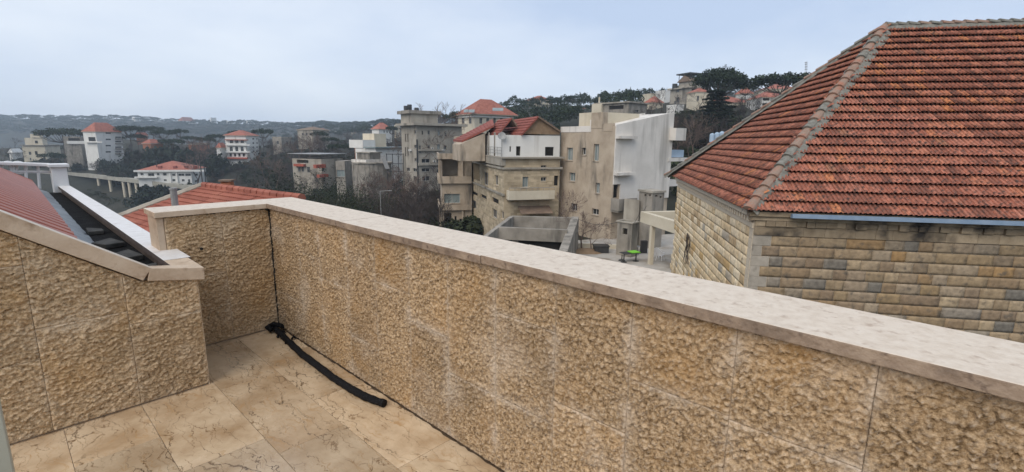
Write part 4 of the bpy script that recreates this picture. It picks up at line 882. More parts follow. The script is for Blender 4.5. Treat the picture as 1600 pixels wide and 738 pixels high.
# lower part: balcony, string course, canopy
G.box('R', A1(548, 502, 770, 545), 1.1, 1.25, 'balcony', 'plaster_cream'); G.box('R', A1(548, 538, 770, 548), .004, 1.1, 'balcony_floor', 'concrete_old')
G.box('L', A1(366, 488, 541, 497), .004, .22, 'string_course', 'concrete_old'); u = G.rect('R', A1(548, 502, 770, 545)); MB().obox(G.C+G.eR*u[0]+G.nR*.01, G.eR, G.nR, .12, 1.08, u[2], u[3]).build('balcony', 'plaster_cream', G.root)
mb = MB(); pA = G.C+G.eR*u[0]+G.nR*1.18+ez*u[3]; pB = G.C+G.eR*u[1]+G.nR*1.18+ez*u[3]; mb.tube([pA+ez*.3, pB+ez*.3], .025, 4)
for t in np.linspace(0, 1, 9): mb.tube([pA+(pB-pA)*t, pA+(pB-pA)*t+ez*.3], .02, 4)
mb.build('railing', 'grey_metal', G.root)
cz = G.rect('R', A1(605, 582, 762, 612)); mb = MB(); q0 = G.C+G.eR*cz[0]
mb.hexa([q0+ez*(cz[3]-.06), q0+G.eR*(cz[1]-cz[0])+ez*(cz[3]-.06), q0+G.eR*(cz[1]-cz[0])+G.nR*1.3+ez*(cz[2]-.06), q0+G.nR*1.3+ez*(cz[2]-.06), q0+ez*cz[3], q0+G.eR*(cz[1]-cz[0])+ez*cz[3], q0+G.eR*(cz[1]-cz[0])+G.nR*1.3+ez*cz[2], q0+G.nR*1.3+ez*cz[2]])
mb.build('canopy', 'roof_brown', G.root)
# masonry courses, each a long raised strip
for fc, w, e, n in (('L', G.wL, G.eL, G.nL), ('R', G.wR, G.eR, G.nR)):
    ops = [G.rect(fc, r) for r in ([A1(435, 415, 457, 480), A1(490, 430, 508, 480), A1(375, 513, 405, 530), A1(418, 528, 450, 546), A1(475, 545, 510, 570), A1(380, 557, 398, 598), A1(478, 600, 502, 645), A1(522, 610, 536, 650), A1(383, 368, 416, 455)] if fc == 'L' else [A1(630, 437, 660, 490), A1(722, 380, 750, 405), A1(722, 440, 750, 460), A1(788, 432, 810, 482)])]
    z = G.z0; mb = MB(); row = 0
    while z < G.z1-1.2:
        x = -.012 if row % 2 else -.012-.35
        while x < w:
            x1 = min(x+.7, w); xx = max(x, -.012); ok = not any(xx < o[1]+.02 and x1 > o[0]-.02 and z < o[3]+.02 and z+.29 > o[2]-.02 for o in ops)
            if ok and x1-xx > .06: mb.obox(G.C+e*(xx+.012), e, n, x1-xx-.024, .022+.012*random.random(), z+.012, z+.278)
            x += .7
        z += .29; row += 1
    o = mb.build('masonry_courses', 'masonry', G.root); o['kind'] = 'stuff'

# --- balcony house left of it
Bh = House('balcony_house', 'beige house with stacked corner balconies left of the gabled house', 'house', 690.5, 64.5, 80, 672, 737, 248, -12, 'concrete_beige',
    openings_L=[A1(168, 355, 215, 432, 'open'), A1(173, 505, 188, 550), A1(194, 515, 217, 565), A1(170, 612, 215, 690, 'open')], openings_R=[A1(229, 350, 308, 438, 'open'), A1(237, 523, 317, 570, 'pale'), A1(237, 618, 274, 672, 'open'), A1(290, 635, 300, 690, 'door'), A1(314, 648, 334, 702, 'door')], deepL=7)
for r, nm in (((166, 320, 330, 348), 'parapet'), ((167, 435, 335, 470), 'balcony'), ((160, 578, 350, 604), 'balcony_floor')):
    x0, y0, x1, y1 = A1(*r)
    zA, zB = Bh.loc('R', 690.5, y1)[1], Bh.loc('R', 690.5, y0)[1]; P0 = Bh.C-Bh.eR*.45-Bh.eL*.45
    MB().obox(P0, Bh.eR, Bh.eL, Bh.wR+.4, .18, zA, zB).build(nm, 'concrete_beige', Bh.root); MB().obox(P0+Bh.eL*.18, Bh.eR, Bh.eL, .18, Bh.wL+.2, zA, zB).build(nm, 'concrete_beige', Bh.root)
    MB().obox(P0+Bh.eL*.181+Bh.eR*.181, Bh.eR, Bh.eL, Bh.wR+.2, .44, zA, zA+.15).build('balcony_floor', 'concrete_old', Bh.root); MB().obox(P0+Bh.eL*.65+Bh.eR*.181, Bh.eR, Bh.eL, .44, Bh.wL-.3, zA, zA+.149).build('balcony_floor', 'concrete_old', Bh.root)
for (du, dl) in ((-.3, -.3), (-.3, 2.2), (-.3, 4.6), (2.6, -.3)):
    P0 = Bh.C+Bh.eR*du+Bh.eL*dl
    for ya, yb in ((348, 435), (604, 720)):
        MB().obox(P0, Bh.eR, Bh.eL, .22, .22, Bh.loc('R', 690.5, A1(0, yb)[1])[1], Bh.loc('R', 690.5, A1(0, ya)[1])[1]).build('column', 'concrete_beige', Bh.root)
MB().obox(Bh.C+Bh.eR*2.1+Bh.eL*1.5, Bh.eR, Bh.eL, Bh.wR-2.0, 6, Bh.z1, Bh.z1+2.9).build('stair_block', 'concrete_beige', Bh.root)

# --- old tower block
T = House('apartment_tower', 'weathered grey beige apartment block with slit windows and a flat overhanging roof', 'building', 653, 108, 66, 628.5, 722, 196, -14, 'concrete_old',
    openings_L=[A1(38, 160, 55, 186), A1(41, 222, 47, 264, 'slot'), A1(52, 222, 58, 264, 'slot'), A1(41, 290, 47, 335, 'slot'), A1(52, 290, 58, 335, 'slot'), A1(48, 393, 65, 410), A1(80, 395, 100, 412), A1(50, 448, 62, 466), A1(82, 435, 100, 458), A1(88, 345, 102, 363), A1(86, 278, 101, 295), A1(86, 205, 101, 222)],
    openings_R=[A1(125, 207, 132, 226), A1(205, 205, 218, 230, 'pale'), A1(155, 206, 166, 226), A1(155, 280, 166, 296), A1(203, 275, 218, 303, 'pale'), A1(125, 348, 165, 368), A1(125, 395, 165, 412), A1(128, 435, 165, 458), A1(112, 280, 122, 320), A1(240, 215, 250, 235), A1(235, 280, 250, 300), A1(200, 350, 216, 368), A1(200, 400, 216, 418)])
T.slab(T.z1, T.z1+.5, 1.0, 'roof_slab', 'concrete_old'); zt = atd(640, 179.5, 116)[2]
P0 = T.C+T.eL*2.6; MB().obox(P0, T.eR, T.eL, 6.5, T.wL-2.6, T.z1+.503, zt).build('upper_block', 'concrete_old', T.root); MB().obox(P0-T.eR*.7-T.eL*.5, T.eR, T.eL, 7.9, T.wL-1.6, zt, zt+.7).build('roof_slab', 'concrete_grey', T.root)
for k, (u, v, h) in enumerate(((1.0, 5, 1.2), (2.3, 6, 1.6), (3.6, 5, .9))): MB().tube([P0+T.eR*u+T.eL*v+ez*(zt+.7), P0+T.eR*u+T.eL*v+ez*(zt+.7+h)], .55, 10).build('water_tank', 'dark_metal', T.root)
T.box('R', A1(100, 250, 106, 470), 0, .15, 'drain_pipe', 'dark_metal')
for r in ((105, 368, 215, 380), (105, 300, 215, 308)): T.box('R', A1(*r), 0, .5, 'ledge', 'concrete_old')
# --- hip roofed house behind
Hh = House('hip_roof_house', 'pale house with a broad red hipped roof and skylights behind the old apartment block', 'house', 742, 150, 60, 716, 803, 178, -2, 'plaster_cream', openings_R=grid(746, 800, 5, 180, 198, 1, .4, .5), openings_L=grid(718, 740, 2, 180, 198, 1, .4, .5))
o = Hh.hip(4.9, 1.0, 'roof_red'); Hh.slab(Hh.z1-.9, Hh.z1-.5, .4, 'cornice', 'plaster_white')
for (px, py) in ((733, 174), (778, 171.5)):
    c = atd(px, py, 148.2 if px < 750 else 149); mb = MB(); mb.hexa([c+R2*x+F2*y+ez*(z+y*.55) for z in (0, .12) for x, y in ((-1.6, -.8), (1.6, -.8), (1.6, .8), (-1.6, .8))]); mb.build('skylight', 'glass_pale', Hh.root)

# --- low houses in the valley left of the tower
K = House('valley_house', 'low run down house with sheet metal canopy and red awnings in the valley', 'house', 505, 128, 40, 456.5, 536, 249, -18, 'concrete_old',
    openings_L=[D1(170, 428, 240, 447, 'open'), D1(178, 470, 192, 500), D1(198, 470, 214, 500), D1(232, 470, 250, 505)], openings_R=[D1(275, 478, 338, 500, 'open'), D1(290, 532, 340, 556, 'open'), D1(345, 470, 352, 500), D1(440, 445, 460, 465)])
K.slab(K.z1+1.2, K.z1+1.35, .7, 'canopy', 'grey_metal')
for u, v in ((0, 0), (K.wR-.1, 0), (0, K.wL-.1), (0, K.wL/2)): MB().obox(K.C+K.eR*u+K.eL*v, K.eR, K.eL, .1, .1, K.z1, K.z1+1.2).build('post', 'dark_metal', K.root)
for fc, r in (('L', (165, 452, 225, 466)), ('R', (270, 455, 330, 476)), ('R', (290, 515, 345, 532))): K.box(fc, D1(*r), 0, .9, 'awning', 'awning_red')
K2 = House('annex_house', 'grey annex with a big framed window beside the house with red awnings', 'house', 541, 122, 25, 524, 548, 252, -18, 'concrete_grey', openings_L=[D1(412, 490, 475, 530, 'pale')], deepR=6)
Mh = House('round_front_house', 'grey house with a rounded end and paired windows at the valley floor', 'house', 574, 112, 45, 549.5, 600, 254, -18, 'concrete_grey',
    openings_L=[D1(*r) for r in ((528, 465, 543, 502), (549, 468, 561, 506), (568, 474, 580, 512), (533, 535, 545, 570), (549, 540, 561, 576), (568, 546, 579, 582), (512, 460, 520, 495), (514, 528, 522, 560))])
mb = MB(); c = Mh.C+Mh.eR*3.6+Mh.eL*1.5; mb.tube([c+ez*(-18), c+ez*(Mh.z1-.3)], 4.3, 20); mb.build('round_end', 'concrete_grey', Mh.root, smooth=False)
mb = MB(); mb.tube([c+ez*(Mh.z1-.3), c+ez*Mh.z1], 4.6, 20); mb.build('cornice', 'concrete_old', Mh.root)
Mh.parapet(.6, 'concrete_white'); MB().obox(Mh.C+Mh.eR*2.4+Mh.eL*1.2, Mh.eR, Mh.eL, 3.6, 4, Mh.z1, Mh.z1+2.0).build('stair_block', 'concrete_grey', Mh.root); MB().obox(Mh.C+Mh.eR*2.1+Mh.eL*.9, Mh.eR, Mh.eL, 4.2, 4.6, Mh.z1+2.0, Mh.z1+2.25).build('roof_slab', 'concrete_old', Mh.root)
Nh = House('white_terrace_house', 'white and cream stepped house with a pale green flat roof above the round fronted house', 'house', 590, 128, 52, 556, 629, 232, -12, 'plaster_white', openings_L=[D1(535, 322, 545, 345), D1(556, 322, 566, 345)], openings_R=[D1(668, 325, 682, 355, 'door'), D1(612, 322, 622, 340)])
zN = Nh.z1; MB().obox(Nh.C-Nh.eL*.6-Nh.eR*.6, Nh.eR, Nh.eL, Nh.wR+1.2, 5, zN+.003, zN+.35).build('roof_slab', 'glass_pale', Nh.root)
MB().obox(Nh.C+Nh.eL*5+Nh.eR*-.2, Nh.eR, Nh.eL, 4.0, 6, zN, atd(590, 219, 134)[2]).build('upper_block', 'plaster_white', Nh.root); MB().obox(Nh.C+Nh.eL*5.4+Nh.eR*3.85, Nh.eR, Nh.eL, 4.0, 5, zN, atd(600, 209, 134)[2]).build('upper_block', 'plaster_cream', Nh.root)
o = House('orange_house', 'small ochre house beside the white stepped house in the valley', 'house', 566, 140, 30, 555, 571, 219, -10, 'brick_clay', openings_L=[D1(538, 318, 546, 350), D1(552, 318, 560, 350)])
fr = thing('steel_frame', 'dark open steel frame with a leaning roof sheet in front of the white stepped house', 'frame', loc=tuple(atd(615, 290, 113)))
for x in (604, 613, 622, 630):
    p = atd(x, 240, 113); MB().tube([(p[0], p[1], -18), p], .09, 5).build('post', 'dark_metal', fr)
for y in (241, 256, 268): MB().tube([atd(603, y, 113), atd(631, y, 113)], .09, 5).build('beam', 'dark_metal', fr)
p = [atd(594, 243, 112), atd(601, 243, 112), atd(609, 264, 112), atd(602, 264, 112)]; mb = MB(); mb.hexa([*p, *[q_+F2*.12 for q_ in p]]); mb.build('leaning_sheet', 'grey_metal', fr)
# far gabled house above them
o = House('far_red_house', 'far white house with a red roof above the valley, left of the apartment block', 'house', 596, 255, 55, 583, 614, 202, 0, 'plaster_white', openings_R=grid(598, 612, 3, 203, 209, 1, .4, .6)); o.hip(3.4, .6)
o = House('far_terrace_house', 'faded brown flat roofed house half hidden by bare trees left of the valley houses', 'house', 495, 240, 45, 468, 517, 203, -12, 'concrete_old', openings_R=grid(496, 516, 4, 206, 214, 1, .5, .5), openings_L=grid(470, 494, 4, 206, 214, 1, .5, .5)); o.hip(1.6, .5, 'roof_brown')
o = House('far_small_house', 'faded grey house among the bare trees right of the tall apartments', 'house', 446, 236, 38, 428, 458, 216, -12, 'concrete_grey', openings_R=grid(446, 458, 2, 218, 228, 1, .5, .5), openings_L=grid(430, 445, 2, 218, 228, 1, .5, .5)); o.parapet(.6, 'concrete_old')
for px, d, w, y, k in ((505, 520, 12, 204, 0), (542, 600, 10, 212, 1), (556, 560, 9, 207, 0), (528, 640, 8, 205, 1), (574, 600, 9, 205, 0), (622, 300, 8, 197, 1)):
    o = House('hillside_house', ['tiny pale red roofed house among trees on the hazy middle ridge', 'tiny cream flat roofed house among trees on the hazy middle ridge'][k], 'house', px, d, 50, px-w*.5, px+w*.6, y, -2, 'plaster_cream', group='tiny houses on the hazy ridge')
    o.hip(2.4, .4) if k == 0 else o.parapet(.5, 'plaster_cream')
# --- far side of the valley
A2 = House('white_apartments', 'white apartment block with stacked balconies and stepped red roofs across the valley', 'building', 392, 226, 24, 355, 406, 212, -14, 'plaster_white',
    openings_L=grid(357, 391, 4, 217, 225, 1, .6, .7)+grid(357, 391, 4, 229, 237, 1, .55, .9)+grid(357, 391, 5, 239, 246, 1, .5, .7, 'hole')+[], openings_R=grid(393, 405, 2, 214, 240, 4, .5, .35))
for y in (227, 238): A2.box('L', (354, y-1.3, 392, y+.6), 0, 1.1, 'balcony', 'plaster_white')
A2.box('L', (354, 246, 388, 248.5), 0, 1.4, 'awning', 'awning_red'); A2.hip(2.4, .7, 'roof_red')
for y, a in ((219, 1.3), ): A2.box('L', (353, y-1, 388, y+.5), 0, a, 'roof', 'roof_red')
o = House('low_wing_house', 'low red roofed wing left of the white apartment block', 'house', 352, 222, 22, 340, 356, 231, -14, 'plaster_white', openings_L=grid(342, 352, 2, 232, 238, 1, .5, .6)); o.hip(2.2, .4)
H2 = House('white_villa', 'long white two storey house with a pink red hipped roof across the valley', 'house', 302, 188, 16, 212, 320, 266, -16.7, 'plaster_white',
    openings_L=[E1(*r) for r in ((182, 510, 204, 526), (236, 512, 280, 532), (300, 510, 318, 526), (345, 510, 370, 528), (350, 555, 370, 568), (410, 515, 433, 531), (412, 553, 433, 570), (455, 515, 498, 531), (503, 515, 545, 531), (480, 555, 500, 570), (525, 555, 541, 584))], openings_R=[E1(572, 515, 600, 531), E1(575, 560, 600, 575)])
H2.box('L', E1(140, 488, 650, 500), 0, 1.0, 'eaves_slab', 'plaster_white'); H2.box('L', E1(148, 535, 310, 545), 0, 1.3, 'balcony', 'plaster_white'); H2.box('L', E1(395, 505, 404, 575), 0, .5, 'pilaster', 'plaster_white'); H2.box('L', E1(443, 505, 452, 575), 0, .5, 'pilaster', 'plaster_white'); H2.hip(3.1, .3, 'roof_red')
for x in (323, 432, 513, 580):
    u = H2.loc('L', 180+x/4.612, 262)[0]; MB().obox(H2.C+H2.eL*u+H2.eR*1.2, H2.eL, H2.eR, 1.1, 1.2, H2.z1+.3, H2.z1+1.5).build('dormer', 'roof_red_dark', H2.root)
u = H2.loc('L', 241, 255)[0]; p = H2.C+H2.eL*u+H2.eR*2+ez*(H2.z1+1); MB().tube([p, p+ez*2.6], .14, 6).build('flue', 'dark_metal', H2.root)
Hb = House('hip_block', 'white five storey block with a red pyramid roof among pines at the left', 'building', 163, 235, 48, 136, 195, 206, -16, 'plaster_white',
    openings_L=[F1(*r) for r in ((850, 335, 918, 375, 'hole'), (930, 335, 998, 375, 'hole'), (940, 390, 970, 428, 'hole'), (980, 390, 1000, 428, 'hole'))],
    openings_R=[F1(*r) for r in [(1016, y, 1068, y+14) for y in (290, 350, 410, 470)]+[(1108, y, 1170, y+14) for y in (330, 372, 425, 470)]])
Hb.hip(4.4, .5, 'roof_red'); Hb.box('L', F1(835, 377, 1002, 388), 0, 1.2, 'balcony', 'plaster_white')
for y in (348, 392, 442, 488): Hb.box('R', F1(1105, y, 1178, y+8), 0, 1.0, 'balcony', 'concrete_grey')
Hw = House('flat_wing', 'long low grey wing left of the white pyramid roofed block', 'building', 138, 240, 14, 104, 137.5, 216, -16, 'concrete_grey', openings_L=[F1(655, 340, 835, 372, 'hole')], deepR=6); Hw.box('L', F1(648, 372, 838, 400), 0, .8, 'balcony', 'plaster_white'); Hw.parapet(.7, 'concrete_grey')
V1 = House('stepped_villa', 'cream stepped villa with tiered terraces at far left', 'house', 82, 262, 26, 38, 97, 228, -17, 'plaster_cream', openings_L=[F1(*r) for r in ((275, 475, 300, 505), (335, 470, 362, 505, 'hole'), (430, 470, 452, 505, 'hole'), (285, 535, 300, 560), (400, 535, 440, 560))], openings_R=[F1(535, 535, 550, 565), F1(565, 535, 582, 565)])
V1.slab(V1.z1, V1.z1+.4, .7, 'roof_slab', 'concrete_grey')
P0 = V1.C+V1.eL*.8+V1.eR*.4; MB().obox(P0, V1.eR, V1.eL, 4.2, 7.5, V1.z1+.4, V1.z1+4.0).build('upper_block', 'plaster_cream', V1.root); MB().obox(P0+V1.eL*1.0+V1.eR*.3, V1.eR, V1.eL, 3, 4, V1.z1+4.0, V1.z1+6.0).build('roof_room', 'plaster_cream', V1.root); MB().obox(P0-V1.eL*.2+V1.eR*-.3, V1.eR, V1.eL, 4.8, 4.2, V1.z1+4.0, V1.z1+4.2).build('roof_slab', 'concrete_grey', V1.root)
MB().obox(P0+V1.eL*2-V1.eR*.02, V1.eL, -V1.eR, 1.2, .05, V1.z1+1.2, V1.z1+2.6).build('window', 'dark_inside', V1.root)
o = House('white_villa_gable', 'small white villa with a pitched roof left of the stepped villa', 'house', 30, 268, 26, 16, 37, 239, -17, 'plaster_white', openings_L=grid(17, 29, 2, 241, 247, 1, .5, .6)); o.hip(2.2, .5, 'plaster_white')
for (px, d, xl, xr, y, h, nm, lb) in ((245, 232, 226, 257, 224.5, 2.0, 'orange_roof_house', 'house with a bright orange roof among dark trees across the valley'), (226, 285, 218, 235, 212, 1.8, 'pale_roof_house', 'house with a rounded pale orange roof under the pines across the valley'), (310, 262, 297, 330, 226, .9, 'brown_house', 'brown low house between pines across the valley')):
    o = House(nm, lb, 'house', px, d, 40, xl, xr, y, -14, 'brick_clay', openings_L=grid(xl+1, px-1, 3, y+2, y+8, 1, .5, .6)); o.hip(h, .4, 'roof_red' if h > 1 else 'roof_brown')
o = House('ridge_hotel', 'large hazy building with a red roof on the far ridge', 'building', 298, 1040, 45, 286, 312, 189, 20, 'plaster_white', openings_L=grid(287, 297, 3, 190, 196, 2, .5, .5)); o.hip(8, 1)
for px, y, w in ((222, 183, 4), (180, 184, 6), (340, 184, 6), (365, 189, 5), (395, 189, 5), (432, 195, 6)):
    o = House('ridge_house', 'pale hazy house on the crest of the far ridge', 'house', px, 1060, 45, px-w*.6, px+w*.5, y, 20, 'plaster_white', group='hazy houses on the far ridge')
# road on piers
rd = thing('viaduct_road', 'pale concrete road on short piers crossing the valley to the white villa', 'bridge', loc=tuple(atd(230, 285, 195)))
ZR = -15.4; L_ = [atz(60, 268.5, ZR), atz(104, 271, ZR), atz(180, 279.5, ZR), atz(267, 290, ZR), atz(335, 297, ZR)]
for i in range(4):
    a, b = L_[i], L_[i+1]; dr = (b-a)/np.linalg.norm(b-a); sd_ = np.array([-dr[1], dr[0], 0]); sd_ *= np.sign(sd_@F2)
    MB().hexa([(*p[:2], ZR-.8+dz) for dz in (0, .8) for p in (a, b+dr*.05, b+dr*.05+sd_*6, a+sd_*6)]).build('road_slab', 'road_concrete', rd); MB().hexa([(*p[:2], ZR+dz) for dz in (.002, .7) for p in (a, b, b+sd_*.25, a+sd_*.25)]).build('road_parapet', 'road_concrete', rd)
for x in (150, 168, 189, 198, 209, 224, 239, 253, 266):
    y = np.interp(x, [104, 180, 267], [271, 279.5, 290]); p = atz(x, y, ZR)+F2*1.0; MB().tube([(p[0], p[1], min(ground_z(p[0], p[1])-.5, ZR-3)), (p[0], p[1], ZR-.5)], .55, 8).build('pier', 'plaster_cream', rd)
# --- hill on the right
Q = House('hill_house', 'tall stone house with a dark canopy over its gable on top of the right hill', 'house', 1068, 172, 45, 1040, 1094, 137, 8, 'concrete_old',
    openings_L=[G1(*r) for r in ((808, 192, 826, 208), (808, 236, 824, 258), (840, 240, 850, 262), (850, 182, 866, 198), (850, 222, 864, 248))], openings_R=[G1(*r) for r in ((895, 250, 910, 275), (930, 205, 948, 225), (930, 250, 946, 275), (915, 182, 955, 190, 'hole'))])
Q.slab(Q.z1, Q.z1+.35, .8, 'roof_slab', 'concrete_old'); P0 = Q.C+Q.eR*.6+Q.eL*1.2
MB().obox(P0, Q.eR, Q.eL, 5.0, 5.5, Q.z1+.35, Q.z1+2.3).build('gable_room', 'concrete_old', Q.root)
q0, q1, q2, q3 = P0-Q.eL*.6-Q.eR*.6, P0+Q.eR*5.6-Q.eL*.6, P0+Q.eR*5.6+Q.eL*6, P0-Q.eR*.6+Q.eL*6; z = Q.z1+2.3; m0, m1 = (q0+q3)/2, (q1+q2)/2
MB().add([(*p[:2], z) for p in (q0, q1, q2, q3)]+[(*m0[:2], z+2.1), (*m1[:2], z+2.1)], [(0, 1, 5, 4), (3, 4, 5, 2), (0, 4, 3), (1, 2, 5), (3, 2, 1, 0)]).build('gable_roof', 'roof_brown', Q.root)
MB().obox(P0-Q.eR*.6, Q.eR, Q.eL, 6.6, 6.5, z+2.5, z+2.9).build('canopy', 'dark_metal', Q.root)
for u, v in ((0, .2), (5, .2), (5, 5.6), (0, 5.6)): MB().obox(P0+Q.eR*u+Q.eL*v, Q.eR, Q.eL, .15, .15, z, z+2.5).build('post', 'dark_metal', Q.root)
MB().tube([Q.C+Q.eL*8+ez*Q.z1, Q.C+Q.eL*8+ez*(Q.z1+2)], .9, 10).build('water_tank', 'dark_metal', Q.root)
o = House('square_hill_house', 'square pale house with a small red hip roof in front of the tall hill house', 'house', 1076, 158, 62, 1066, 1100, 143.5, 6, 'plaster_cream', openings_R=[G1(912, 250, 928, 275), G1(950, 215, 962, 240)]); o.hip(1.4, .3)
o = House('red_roof_hill_house', 'low house with a broad red roof behind the dark conifer on the hill', 'house', 1104, 165, 70, 1086, 1168, 160, 8, 'plaster_cream', openings_R=grid(1106, 1160, 5, 162, 172, 1, .4, .5)); o.hip(2.6, .4)
o = House('white_hill_house', 'white house with balcony and red roof right of the dark conifer', 'house', 1176, 150, 66, 1157, 1222, 152, 4, 'plaster_white', openings_R=[G1(1210, 245, 1226, 266), G1(1250, 250, 1310, 268, 'hole'), G1(1262, 225, 1300, 238, 'hole')], openings_L=[G1(1183, 246, 1198, 268)]); o.hip(2.4, .3)
o.box('R', G1(1248, 268, 1318, 278), 0, 1.1, 'balcony', 'plaster_white')
o = House('upper_red_house', 'red roofed house behind the big umbrella pine on the skyline', 'house', 1180, 195, 70, 1165, 1235, 139, 14, 'plaster_cream', openings_R=grid(1182, 1232, 5, 141, 150, 1, .4, .6)); o.hip(2.6, .4)
for i, (px, d, xl, xr, y, m_) in enumerate(((1008, 205, 998, 1020, 148, 'plaster_cream'), (1028, 200, 1018, 1042, 143, 'plaster_white'), (1002, 215, 992, 1010, 153, 'concrete_grey'), (1045, 210, 1036, 1058, 139, 'plaster_cream'))):
    o = House('ridge_terrace', ['cream terraced house at the left foot of the hill skyline', 'white terraced house below the skyline, next to the tall hill house', 'leftmost small grey house on the hill skyline', 'cream house tucked behind the tall hill house'][i], 'house', px, d, 48, xl, xr, y, 8, m_, openings_L=grid(xl+1, px-.5, 2, y+2, y+12, 2, .5, .5), openings_R=grid(px+.5, xr-1, 3, y+2, y+14, 2, .45, .5)); o.parapet(.5, m_)
o = House('flat_hill_house', 'flat roofed stone and brown house right above the white slanted roof', 'house', 975, 108, 35, 927, 1006, 160.5, -2, 'concrete_grey', openings_L=[G1(528, 262, 598, 280, 'hole'), G1(465, 280, 478, 292)], openings_R=[G1(655, 283, 672, 294), G1(612, 275, 625, 290)]); o.slab(o.z1, o.z1+.3, .4, 'roof_slab', 'concrete_old')
o.box('L', G1(453, 255, 500, 296), 0, .6, 'stair_tower', 'plaster_cream'); p = o.C+o.eL*8+ez*o.z1; MB().tube([p, p+ez*1.6], .2, 6).build('chimney', 'plaster_cream', o.root)
o = House('crest_villa', 'pale villa with a pink red roof on the wooded crest in the middle', 'house', 842, 296, 42, 818, 862, 156, 16, 'plaster_cream', openings_R=grid(844, 861, 3, 157, 162, 1, .5, .6), openings_L=grid(819, 841, 4, 157, 163, 1, .5, .6)); o.hip(3.0, .4); o.slab(o.z1-2.6, o.z1-2.2, .8, 'terrace', 'plaster_cream')
for px, d, w, y in ((880, 235, 7, 163), (915, 225, 14, 168)):
    o = House('wooded_house', ['narrow cream house wall among the dark pines on the crest', 'reddish house half hidden in the woods above the white roof'][px > 900], 'house', px, d, 45, px-w*.6, px+w*.5, y, 4, 'plaster_cream' if px < 900 else 'brick_clay', openings_L=grid(px-w*.5, px-1, 2, y+2, y+9, 1, .5, .6))
for px, d, xl, xr, y, m_, red, lb in ((1012, 165, 1002, 1030, 160, 'plaster_cream', 1, 'cream house with a small red roof low on the hill, left of the bare trees'), (1048, 150, 1036, 1062, 166, 'plaster_white', 0, 'white flat roofed house low on the hill above the white slanted wall'), (1150, 178, 1140, 1166, 146, 'plaster_white', 1, 'small white house with a red roof just right of the largest pine trunk'), (1200, 172, 1188, 1226, 147, 'concrete_old', 0, 'weathered flat roofed house between the pines at right')):
    o = House('slope_house', lb, 'house', px, d, 46, xl, xr, y, ground_z(*atd(px, 300, d)[:2])-1, m_, openings_L=grid(xl+1, px-.6, 2, y+2, y+12, 2, .45, .5), openings_R=grid(px+.6, xr-1, 3, y+2, y+12, 2, .45, .5))
    o.hip(2.2, .4) if red else o.parapet(.5, m_)
mst = thing('antenna_mast', 'thin lattice antenna mast above the right hand pine', 'mast', loc=tuple(atd(1259, 115, 190)))
for dx in (-.35, .35): MB().tube([atd(1259, 120, 190)+R2*dx, atd(1260, 97, 190)+R2*dx*.6], .07, 4).build('mast_leg', 'grey_metal', mst)
for y in (98, 101, 105, 109): MB().tube([atd(1257.5, y, 190), atd(1261.5, y-.8, 190)], .12, 4).build('antenna', 'grey_metal', mst)
for i, (px, w) in enumerate(((1112, .62), (1119.5, .62), (1127, .62))):
    c = atd(px, 222, 62); o = thing('water_tank', ['left of three pale blue water tanks by the roof edge', 'middle of three pale blue water tanks by the roof edge', 'right of three pale blue water tanks by the roof edge'][i], 'water tank', 'water tanks by the roof edge', loc=tuple(c))
    zt_ = atd(px, 209-1.5*i, 62)[2]; MB().tube([(c[0], c[1], c[2]), (c[0], c[1], zt_-.1), (c[0], c[1], zt_)], [.30, .30, .2], 12).build('tank', 'tank_blue', o); MB().tube([(c[0], c[1], zt_), (c[0], c[1], zt_+.06)], .12, 8).build('lid', 'tank_blue', o)
    MB().tube([(c[0], c[1], ground_z(c[0], c[1])), (c[0], c[1], c[2])], .12, 6).build('stand', 'grey_metal', o)
# ================================================================== COURTYARD
ZC = -7.6
cy = [atd(868, 400, 34), atd(1075, 400, 30), atd(1075, 400, 50), atd(885, 400, 45)]
mb = MB(); mb.hexa([(*p[:2], ZC-.6+dz) for dz in (0, .6) for p in cy]); tag(mb.build('courtyard', 'paving'), kind='structure')
st = thing('stair_walls', 'open topped grey concrete stair walls in front of the gabled house', 'wall', loc=tuple(atd(830, 360, 39)))
def cwall(p, q_, zb, t=.35, m='concrete_grey', name='wall_piece'):
    p, q_ = np.array(p), np.array(q_); dr = (q_-p); dr[2] = 0; dr /= np.linalg.norm(dr); sd_ = np.array([-dr[1], dr[0], 0])*t/2
    MB().hexa([(*(p-sd_)[:2], zb), (*(q_-sd_)[:2], zb), (*(q_+sd_)[:2], zb), (*(p+sd_)[:2], zb), p-sd_, q_-sd_, q_+sd_, p+sd_]).build(name, m, st, bevel=.02)
z_ = lambda x, y, d: atd(x, y, d)
bl_, br_ = z_(800, 337.5, 43), z_(898, 340, 42); fl_, fr_ = z_(777, 354.5, 38), z_(887, 359, 37)
cwall(bl_, br_, br_[2]-1.05); mb = cwall(fl_, fr_, fr_[2]-1.0); cwall(fl_-R2*.0, bl_, bl_[2]-1.6); cwall(z_(757, 370, 36), fl_, fl_[2]-2.2)
a, b = z_(899, 338.5, 41.5), z_(880, 392, 33); cwall(a, b, ZC-.3, .62)
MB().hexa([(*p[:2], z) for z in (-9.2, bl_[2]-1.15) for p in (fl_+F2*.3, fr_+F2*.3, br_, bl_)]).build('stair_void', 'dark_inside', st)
for x in (768, 800): p = z_(x, 372, 37.8); MB().obox(p, R2, F2, .5, .3, -9, z_(x, 364, 37.8)[2]).build('pillar', 'concrete_grey', st)
for x in (822, 846): p = z_(x, 352, 42.2); MB().obox(p, R2, F2, .4, .3, -9, br_[2]-1.06).build('pillar', 'concrete_grey', st)
